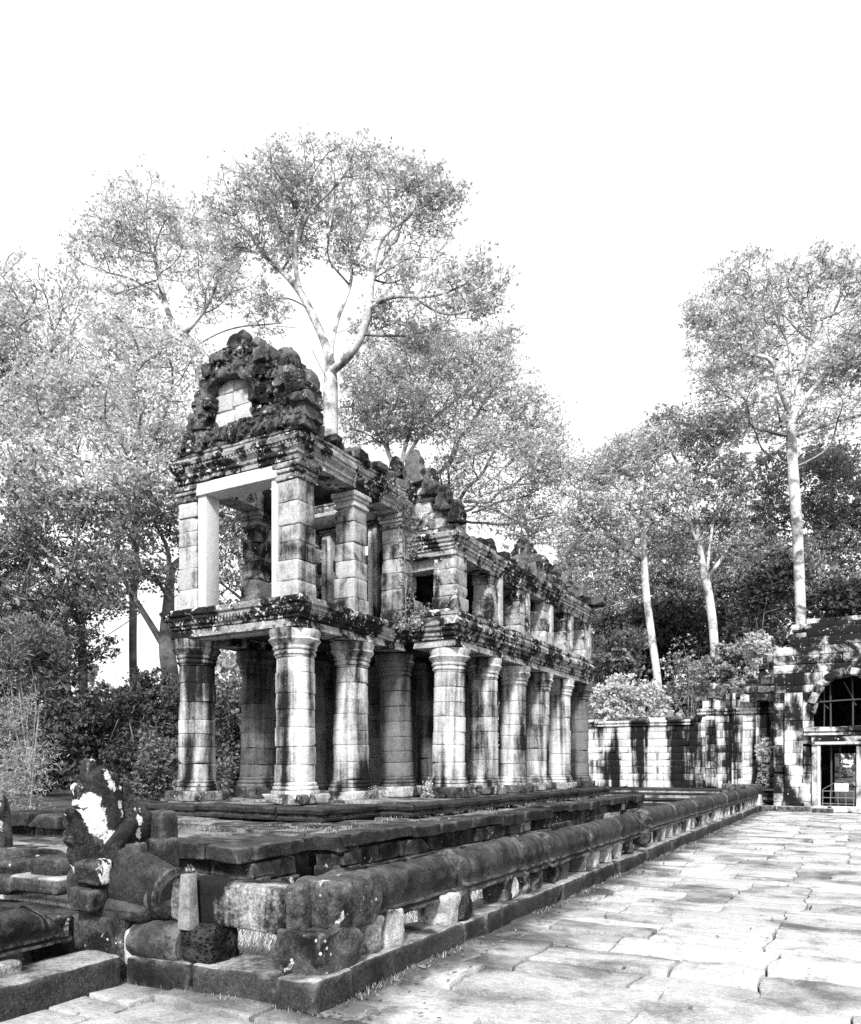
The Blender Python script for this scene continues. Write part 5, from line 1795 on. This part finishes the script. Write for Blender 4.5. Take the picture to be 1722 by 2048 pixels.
d = 52
tree('broadleaf_tree', 'pale round-crowned tree fanning out behind the gallery roof', [
    (pl([(800, 1545), (800, 1250), (795, 1050), (800, 930)], d), None),
    (pl([(800, 960), (760, 880), (790, 800), (830, 760)], d), 1), (pl([(800, 940), (850, 850), (920, 790), (980, 760)], d), 1), (pl([(800, 990), (900, 930), (1000, 890), (1060, 870)], d), 1), (pl([(800, 930), (830, 830), (880, 740)], d), 1),
    (pl([(800, 1080), (900, 1010), (980, 990)], d), 1)],
    [lb(760, 740, d + 2, 80, 50), lb(850, 720, d, 80, 50), lb(940, 730, d - 1, 80, 50), lb(1005, 690, d - 1, 35, 30), lb(800, 830, d, 90, 50), lb(900, 820, d - 2, 90, 50), lb(1000, 800, d - 2, 80, 50), lb(1060, 850, d - 2, 60, 60), lb(950, 900, d - 3, 80, 50), lb(1050, 940, d - 3, 70, 50), lb(1100, 920, d - 2, 40, 50), lb(880, 960, d, 60, 40), lb(980, 1010, d - 2, 80, 45), lb(1080, 1030, d - 2, 60, 50), lb(720, 820, d, 50, 60)],
    density=30, lsize=0.19, lcount=30, crad=1.0, rmax=0.28, seed=13, group=FAR, bark='bark', tip=0.02, twigs=True)

d = 46
tree('leaning_tree', 'slim pale-trunked tree with a low bare branch behind the enclosure wall', [
    (pl([(1322, 1545), (1318, 1370), (1300, 1260), (1288, 1150), (1285, 1060), (1290, 980)], d), None),
    (pl([(1292, 1200), (1260, 1195), (1225, 1218), (1170, 1225)], d, [0, -.5, -1, -1.5]), 1), (pl([(1230, 1215), (1200, 1190), (1172, 1180)], d, [-1, -1, -1]), 1), (pl([(1290, 1130), (1230, 1080), (1190, 1040)], d), 1), (pl([(1290, 1060), (1260, 1000), (1210, 950)], d), 1)],
    [lb(1170, 960, d, 50, 45), lb(1230, 930, d, 60, 40), lb(1180, 1040, d, 60, 45), lb(1250, 1020, d - 1, 60, 40), lb(1310, 950, d, 50, 50), lb(1210, 1110, d, 60, 30), lb(1140, 1080, d + 1, 40, 45), lb(1300, 1060, d + 2, 60, 40), lb(1290, 890, d, 60, 30)],
    density=36, lsize=0.17, lcount=30, crad=0.8, rmax=0.23, seed=15, group=FAR, tip=0.02, twigs=True)
d = 48
tree('forked_tree', 'pale tree forking low into raised limbs behind the taller stretch of wall', [
    (pl([(1440, 1545), (1432, 1340), (1425, 1230), (1412, 1160)], d), None),
    (pl([(1412, 1160), (1395, 1100), (1398, 1040), (1380, 960), (1340, 900)], d), 1), (pl([(1414, 1160), (1450, 1110), (1480, 1060), (1500, 1010)], d), 1), (pl([(1412, 1150), (1420, 1090), (1430, 1020)], d), 1), (pl([(1385, 980), (1420, 940), (1430, 900)], d), 1)],
    [lb(1330, 870, d, 60, 40), lb(1400, 870, d, 50, 45), lb(1420, 950, d, 60, 40), lb(1350, 1000, d - 1, 60, 40), lb(1470, 1010, d, 50, 45), lb(1420, 1070, d + 1, 60, 40), lb(1350, 1090, d, 60, 35), lb(1480, 1090, d, 40, 40), lb(1440, 860, d, 40, 30)],
    density=36, lsize=0.17, lcount=32, crad=0.8, rmax=0.26, seed=17, group=FAR, mat='leaf_mid', tip=0.02, twigs=True)
d = 53
tree('emergent_tree', 'very tall straight white-trunked tree rising over the gate pavilion', [
    (pl([(1606, 1540), (1603, 1280), (1596, 1080), (1585, 920), (1580, 830), (1590, 760)], d), None),
    (pl([(1578, 930), (1540, 905), (1500, 900), (1450, 912)], d), 1), (pl([(1582, 850), (1600, 760), (1620, 690), (1640, 620)], d), 1), (pl([(1582, 830), (1550, 760), (1535, 740), (1570, 690), (1590, 670)], d, [0, -1, -1, -1, -1]), 1),
    (pl([(1585, 830), (1640, 760), (1690, 700), (1730, 680)], d), 1), (pl([(1590, 880), (1660, 840), (1730, 830)], d), 1), (pl([(1590, 940), (1640, 910), (1670, 890)], d), 1), (pl([(1570, 720), (1510, 660), (1500, 600)], d, [0, 1, 1]), 1)],
    [lb(1480, 560, d, 60, 40), lb(1560, 580, d, 60, 45), lb(1640, 550, d, 60, 40), lb(1710, 560, d, 50, 45), lb(1420, 630, d, 55, 35), lb(1500, 650, d, 60, 40), lb(1590, 650, d, 60, 40), lb(1680, 640, d, 60, 45), lb(1450, 710, d, 70, 40), lb(1530, 720, d + 1, 60, 40), lb(1430, 770, d, 50, 35), lb(1510, 790, d - 1, 70, 35), lb(1640, 740, d + 1, 70, 40), lb(1720, 720, d, 50, 60), lb(1550, 850, d + 1, 60, 35), lb(1660, 830, d, 70, 40), lb(1480, 850, d, 50, 30), lb(1760, 640, d, 50, 80), lb(1790, 760, d, 60, 70)],
    density=32, lsize=0.19, lcount=28, crad=0.9, rmax=0.35, seed=19, group=FAR, tip=0.02, twigs=True)
d = 62
tree('background_tree', 'grey-trunked tree in the shade right of the white emergent trunk', [
    (pl([(1672, 1540), (1675, 1250), (1668, 1060), (1660, 950)], d), None), (pl([(1668, 1080), (1710, 1000), (1740, 960)], d), 1), (pl([(1672, 1150), (1640, 1090), (1620, 1020)], d), 1)],
    [lb(1650, 930, d, 60, 40), lb(1710, 930, d, 50, 45), lb(1640, 1000, d, 60, 45), lb(1710, 1030, d, 60, 45), lb(1540, 960, d, 60, 45), lb(1540, 1040, d + 1, 50, 45), lb(1660, 1090, d, 60, 40), lb(1740, 1110, d, 50, 50), lb(1780, 1000, d, 60, 70)],
    density=26, lsize=0.21, lcount=60, crad=1.0, rmax=0.25, seed=21, group=FAR, bark='bark_mid', mat='leaf_mid')
d = 60
tree('background_tree', 'shaded tree between the forked tree and the white emergent trunk', [
    (pl([(1530, 1540), (1525, 1300), (1515, 1180)], d), None), (pl([(1518, 1220), (1560, 1150), (1580, 1120)], d), 1)],
    [lb(1520, 1140, d, 60, 40), lb(1580, 1120, d, 50, 40), lb(1480, 1180, d, 60, 40), lb(1550, 1200, d, 60, 40), lb(1640, 1180, d, 60, 40), lb(1720, 1190, d, 60, 40)],
    density=30, lsize=0.21, lcount=56, crad=0.9, rmax=0.25, seed=23, group=FAR, bark='bark_mid', mat='leaf_mid')
d = 33
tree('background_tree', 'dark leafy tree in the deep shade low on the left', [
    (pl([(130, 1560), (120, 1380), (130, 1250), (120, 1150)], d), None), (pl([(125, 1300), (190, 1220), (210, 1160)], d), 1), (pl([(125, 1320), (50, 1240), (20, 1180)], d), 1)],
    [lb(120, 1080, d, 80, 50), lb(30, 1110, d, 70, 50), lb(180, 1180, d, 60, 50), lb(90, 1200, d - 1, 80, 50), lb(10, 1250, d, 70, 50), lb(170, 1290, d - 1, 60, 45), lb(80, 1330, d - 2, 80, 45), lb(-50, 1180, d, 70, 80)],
    density=36, lsize=0.17, lcount=70, crad=0.7, rmax=.4, seed=25, group=FAR, bark='bark_mid', mat='leaf_deep_shade', aspect=.6, droop=1.0)
d = 38
tree('background_tree', 'leafy tree seen through the open upper porch', [
    (pl([(500, 1545), (495, 1350), (490, 1200), (480, 1100)], d), None), (pl([(492, 1250), (540, 1180), (570, 1120)], d), 1), (pl([(490, 1220), (440, 1150), (430, 1080)], d), 1)],
    [lb(450, 1050, d, 50, 40), lb(500, 1120, d, 50, 45), lb(440, 1170, d, 50, 45), lb(550, 1090, d, 45, 45), lb(570, 1190, d, 50, 40), lb(480, 1000, d, 40, 35), lb(640, 1120, d + 2, 50, 50)],
    density=30, lsize=0.15, lcount=56, crad=.7, rmax=.3, seed=27, group=FAR, bark='bark_mid', mat='leaf_mid', tip=.018)


d = 34
tree('background_tree', 'leafy grey tree closing the left side under the pale broadleaf crown', [
    (pl([(170, 1550), (165, 1350), (160, 1200), (150, 1080)], d), None), (pl([(162, 1220), (220, 1130), (240, 1080)], d), 1), (pl([(162, 1240), (80, 1150), (50, 1080)], d), 1)],
    [lb(50, 1000, d, 60, 45), lb(140, 1020, d, 60, 45), lb(230, 1040, d, 55, 45), lb(20, 1090, d, 60, 45), lb(110, 1110, d, 60, 45), lb(200, 1120, d, 55, 40), lb(60, 1190, d, 60, 40), lb(150, 1200, d, 60, 40), lb(320, 960, d + 2, 45, 45), lb(0, 1260, d, 60, 40)],
    density=36, lsize=.16, lcount=46, crad=.85, rmax=.2, seed=29, group=FAR, bark='bark_dark', mat='leaf_mid', tip=.016)
for (u_, d, sd, lab) in [(1190, 60, 61, 'mid-grey filler tree beyond the gallery end'), (1340, 62, 62, 'mid-grey filler tree between the slim and forked trunks'), (1480, 64, 63, 'mid-grey filler tree right behind the forked trunk')]:
    tree('background_tree', lab, [(pl([(u_, 1540), (u_ + 4, 1350), (u_ - 3, 1220), (u_ + 2, 1120)], d), None), (pl([(u_, 1260), (u_ + 40, 1190), (u_ + 55, 1140)], d), 1), (pl([(u_, 1280), (u_ - 40, 1210), (u_ - 50, 1150)], d), 1)],
         [lb(u_, 1090, d, 55, 45), lb(u_ - 55, 1150, d, 50, 45), lb(u_ + 55, 1150, d, 50, 45), lb(u_, 1180, d - 1, 60, 45), lb(u_ - 40, 1250, d - 2, 55, 45), lb(u_ + 40, 1250, d - 2, 55, 45)],
         density=22, lsize=.21, lcount=60, crad=1.0, rmax=.2, seed=sd, group=FAR, bark='bark_mid', mat='leaf_mid')

# understorey bushes
def bush(label, u, v, d, ru, rv, mat, seed, lsize=.16, lcount=70, crad=.5, density=46, bark='bark_dark', nstem=6, aspect=.8, gz=0.0, group='bushes behind the ruins', up=.35, flat=.7, low=True, rmax=.045, tip=.010):
    lr = np.random.default_rng(seed)
    c, rr = lb(u, v, d, ru, rv)
    if d > 44:
        density, lcount, lsize, crad = 13, 60, .30, .9
    elif d > 29:
        density, lcount, lsize = 24, min(lcount, 64), max(lsize, .19)
    limbs = []
    base = np.array([c[0], c[1], gz])
    limbs.append((np.array([base, base + (c - base) * .25 + np.array([.05, 0, .05])]), None))
    for k in range(nstem):
        e = c + lr.normal(0, .45, 3) * np.array(rr)
        a = base + (c - base) * .25
        pts = np.array([a, a + (e - a) * .5 + lr.normal(0, .15, 3), e])
        limbs.append((pts, 1))
    lobes = [(c + lr.normal(0, .35, 3) * np.array(rr), np.array(rr) * lr.uniform(.45, .75)) for _ in range(7)]
    for f in ((.35, .55, .8) if low else ()):
        cc = base + (c - base) * f
        lobes += [(cc + lr.normal(0, .4, 3) * np.array([rr[0], rr[1], .3]), np.array([rr[0], rr[1], max(.5, rr[2] * .6)]) * lr.uniform(.5, .8)) for _ in range(3)]
    return tree('bush', label, limbs, lobes, density=density, lsize=lsize, lcount=lcount, crad=crad, mat=mat, bark=bark, rmax=rmax, seed=seed, group=group, tip=tip, cat='bush', aspect=aspect, up=up, flat=flat)


bush('bright leafy bush topping the enclosure wall beside the gallery end', 1225, 1390, 37, 55, 38, 'leaf_bright', 31, lcount=80, lsize=.15)
bush('bright low bush behind the middle of the enclosure wall', 1305, 1400, 37, 45, 34, 'leaf_bright', 32, lcount=80, lsize=.15)
bush('grey bush between the slim tree and forked tree', 1375, 1345, 40, 50, 45, 'leaf_mid', 33)
bush('grey bush climbing the gate shoulder', 1475, 1330, 38, 50, 50, 'leaf_mid', 34)
bush('pale shrub growing on the ruined gate shoulder', 1520, 1290, 34, 22, 24, 'leaf', 35, crad=.3, lsize=.13, gz=5.3)
bush('shaded bush behind the far gallery corner', 1215, 1310, 52, 60, 45, 'leaf_mid', 36)
bush('dark bush under the forked tree', 1380, 1260, 56, 70, 60, 'leaf_deep_shade', 37, lsize=.22, crad=.8)
bush('dark bush in the gap right of the forked tree', 1510, 1220, 56, 60, 75, 'leaf_deep_shade', 38, lsize=.22, crad=.8)
bush('dark bush filling the shade left of the forked tree trunk', 1270, 1270, 58, 70, 60, 'leaf_deep_shade', 46, lsize=.24, crad=.8)
bush('dark bush behind the gate roof', 1660, 1200, 58, 80, 60, 'leaf_deep_shade', 47, lsize=.24, crad=.8)
bush('leafy bush beside the left column', 285, 1400, 27, 60, 60, 'leaf_deep_shade', 39, lsize=.14)
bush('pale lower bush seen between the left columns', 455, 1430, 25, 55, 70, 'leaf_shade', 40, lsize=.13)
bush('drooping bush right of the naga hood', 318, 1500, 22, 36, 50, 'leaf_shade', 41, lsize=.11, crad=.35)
bush('shadowed bush behind the naga', 190, 1440, 30, 80, 80, 'leaf_deep_shade', 42, lcount=110)
bush('shadowed bush further left behind the naga', 90, 1440, 32, 80, 90, 'leaf_deep_shade', 48, lcount=110)
bush('deeply shaded bush at the left behind the wiry bushes', -20, 1430, 34, 80, 100, 'leaf_deep_shade', 49, lcount=110)
bush('deeply shaded bush beyond the leaning trunk', 270, 1470, 36, 80, 70, 'leaf_deep_shade', 50, lcount=110)
bush('dim bush seen through the colonnade', 520, 1450, 40, 90, 90, 'leaf_deep_shade', 51, lcount=100, lsize=.22, crad=.7)
bush('dim bush low behind the colonnade middle', 680, 1460, 46, 90, 90, 'leaf_deep_shade', 52, lcount=100, lsize=.22, crad=.7)
bush('wiry pale bush at the left picture edge', 25, 1420, 19, 60, 55, 'twig', 43, lsize=.13, lcount=26, crad=.5, aspect=.22, bark='bark_mid', nstem=3, low=True, rmax=None, tip=.003)
bush('wiry low bush in front of the left shade', 45, 1530, 17, 55, 40, 'twig', 44, lsize=.12, lcount=24, crad=.45, aspect=.22, bark='bark_mid', nstem=3, low=True, rmax=None, tip=.003)
bush('fine-leaved bush left of the bent tree', 60, 1310, 24, 70, 60, 'leaf_shade', 45, aspect=.35, lsize=.17, low=False)

# the wood further off reads as one mass
lr = np.random.default_rng(77)
cl, rr, cn = [], [], []
for k in range(1500):
    ang = rad(lr.uniform(-12, 66))
    dist = lr.uniform(66, 92)
    x, y_ = -math.sin(ang) * dist, math.cos(ang) * dist
    h = 17 + 3 * math.sin(ang * 7) + 2 * math.sin(ang * 17 + 1)
    if rad(45) < ang < rad(53):
        h = 8
    zc = h * lr.uniform(0, 1) ** 1.25
    cl.append((x, y_, zc + .3))
    rr.append(lr.uniform(1.4, 2.6))
    cn.append(int(lr.uniform(30, 60)))
wood = obj('distant_wood', leaves_mesh('distant_wood', cl, rr, cn, .56, M['leaf_mid'], .8, .3, .9, 77))
tag(wood, 'dim mass of forest closing the view behind the trees', None, kind='stuff')

# ------------------------------------------------------------------ small plants
def blades(name, label, spots, mat, h=(.06, .16), w=.007, lean=.5, kind='stuff', seed=0):
    lr = np.random.default_rng(seed)
    S = np.asarray(spots, float)
    n = len(S)
    a = lr.uniform(0, 2 * math.pi, n)
    H = lr.uniform(*h, n)
    ww = w * lr.uniform(.7, 1.4, n)
    le = lr.uniform(.1, lean, n) * H
    dx, dy = np.cos(a), np.sin(a)
    V = np.empty((n, 5, 3))
    V[:, 0] = S + np.stack([-dy * ww, dx * ww, 0 * ww], 1)
    V[:, 1] = S + np.stack([dy * ww, -dx * ww, 0 * ww], 1)
    m = S + np.stack([dx * le * .35, dy * le * .35, H * .6], 1)
    V[:, 2] = m + np.stack([dy * ww * .7, -dx * ww * .7, 0 * ww], 1)
    V[:, 4] = m + np.stack([-dy * ww * .7, dx * ww * .7, 0 * ww], 1)
    V[:, 3] = S + np.stack([dx * le, dy * le, H], 1)
    F = np.arange(n * 5).reshape(n, 5)
    o = obj(name, make_mesh(name, V.reshape(-1, 3), F, mat, 0))
    return tag(o, label, None, kind=kind)


lr = np.random.default_rng(5)
sp = np.column_stack([lr.uniform(-5.7, -3.72, 16000), 4.6 + lr.uniform(0, 1, 16000) ** 1.6 * 20, np.full(16000, -.06)])
blades('lawn_grass', 'pale short grass between the balustrade and the terrace', sp, M['grass'], (.05, .14), .012, .9, seed=1)
sp = []
for k in range(70):                                  # tufts along the foot of the kerb and in joints
    y_ = lr.uniform(4.3, 30)
    c = np.array([-3.28 + abs(lr.normal(0, .05)), y_, .0])
    sp.append(c + lr.normal(0, 1, (26, 3)) * np.array([.03, .08, 0]))
for k in range(14):
    c = np.array([lr.uniform(-5, -3.3), 4.2 - abs(lr.normal(0, .05)), 0])
    sp.append(c + lr.normal(0, 1, (14, 3)) * np.array([.08, .02, 0]))
blades('kerb_grass', 'thin grass tufts rooted along the kerb foot', np.concatenate(sp), M['twig'], (.01, .05), .004, 1.2, seed=2)
sp = []
for k in range(170):
    if k % 3 == 0:
        c = np.array([lr.uniform(-7.3, -5.9), lr.uniform(8, 22), TZ + .0])
    elif k % 3 == 1:
        c = np.array([lr.uniform(-11, -6.2), lr.uniform(6.7, 9.6), TZ - .02])
    else:
        c = np.array([-6.68 + lr.normal(0, .04), lr.uniform(11.5, 23), TZ])
    sp.append(c + lr.normal(0, 1, (20, 3)) * np.array([.06, .06, 0]))
blades('terrace_grass', 'dry grass wisps in the terrace joints', np.concatenate(sp), M['twig'], (.01, .05), .004, 1.6, seed=3)
sp = []
for k in range(220):
    p = at(lr.uniform(0, 330), lr.uniform(1560, 1600), lr.uniform(11, 17))
    p[2] = .1
    sp.append(p + lr.normal(0, 1, (40, 3)) * np.array([.3, .3, 0]))
blades('scrub_grass', 'tangled dry scrub on the ground behind the naga', np.concatenate(sp), M['twig'], (.15, .5), .01, 1.2, seed=4)


def creeper(label, pts, r, count, mat='leaf_mid', size=.07, name='climbing_plant', seed=0):
    root = thing(name, label, 'plant', tuple(pts[0]), 0, 'plants rooted in the masonry')
    P = np.asarray(pts, float)
    Q = np.stack([np.interp(np.linspace(0, 1, 24), np.linspace(0, 1, len(P)), P[:, k]) for k in range(3)], 1)
    Q = Q + vec_noise(Q, 2, seed) * .05 - P[0]
    V, F = tube_verts(Q, np.linspace(.012, .005, 24), 5)
    obj('stem', make_mesh('stem', V, F, M['bark_mid'], 180), root)
    obj('foliage', leaves_mesh('foliage', Q, np.full(24, r), np.full(24, count), size, M[mat], 1.0, .2, .9, seed), root)


creeper('leafy creeper covering the corner pillar of the upper porch', [(-8.3, 13.75, 4.65), (-8.3, 13.8, 5.6), (-8.35, 13.8, 6.6), (-8.3, 13.85, 7.4)], .22, 30, size=.06, seed=1)
creeper('creeper hanging from the porch cornice toward the gallery', [(-8.2, 12.9, 7.3), (-8.15, 13.4, 7.1), (-8.2, 13.8, 6.9), (-8.2, 14.0, 6.2)], .16, 18, size=.06, seed=2)
creeper('low creeper spilling over the porch ledge', [(-8.1, 13.2, 4.6), (-8.0, 13.6, 4.5), (-7.9, 13.9, 4.7), (-7.9, 13.9, 5.0)], .15, 16, size=.05, seed=3)
creeper('spiky plant growing on the enclosure wall near the gate', [(-3.35, 33.0, 2.5), (-3.35, 32.95, 2.3), (-3.4, 32.9, 2.0)], .3, 22, 'leaf', .16, 'wall_fern', 4)
creeper('second wall plant lower beside the gate pilaster', [(-3.3, 33.0, 1.6), (-3.3, 32.95, 1.4), (-3.35, 32.9, 1.0)], .3, 20, 'leaf_mid', .16, 'wall_fern', 5)
creeper('small weeds at the foot of the second porch column', [(-8.25, 12.2, 1.05), (-8.2, 12.3, 1.12), (-8.2, 12.4, 1.2)], .12, 14, 'leaf_mid', .05, 'weed_clump', 6)
creeper('small weeds at the foot of the gallery corner column', [(-7.9, 13.95, 1.05), (-7.85, 14.0, 1.15), (-7.9, 14.0, 1.3)], .14, 16, 'leaf', .06, 'weed_clump', 7)

# fallen leaves on the causeway, thickest along the kerb
lr = np.random.default_rng(21)
n_ = 900
fx = np.where(lr.random(n_) < .6, -3.25 + np.abs(lr.normal(0, .25, n_)), lr.uniform(-4.8, 1.5, n_))
fy = 1.5 + lr.uniform(0, 1, n_) ** 1.5 * 28
ok = (fx > -3.22) | (fy < 3.9)
fp = np.column_stack([fx, fy, np.full(n_, .028)])[ok]
litter = obj('fallen_leaves', leaves_mesh('fallen_leaves', fp, np.full(len(fp), .004), np.ones(len(fp), int), .055, M['leaf_shade'], 1.0, .85, .8, 3))
tag(litter, 'dry fallen leaves scattered over the causeway slabs', None, kind='stuff')
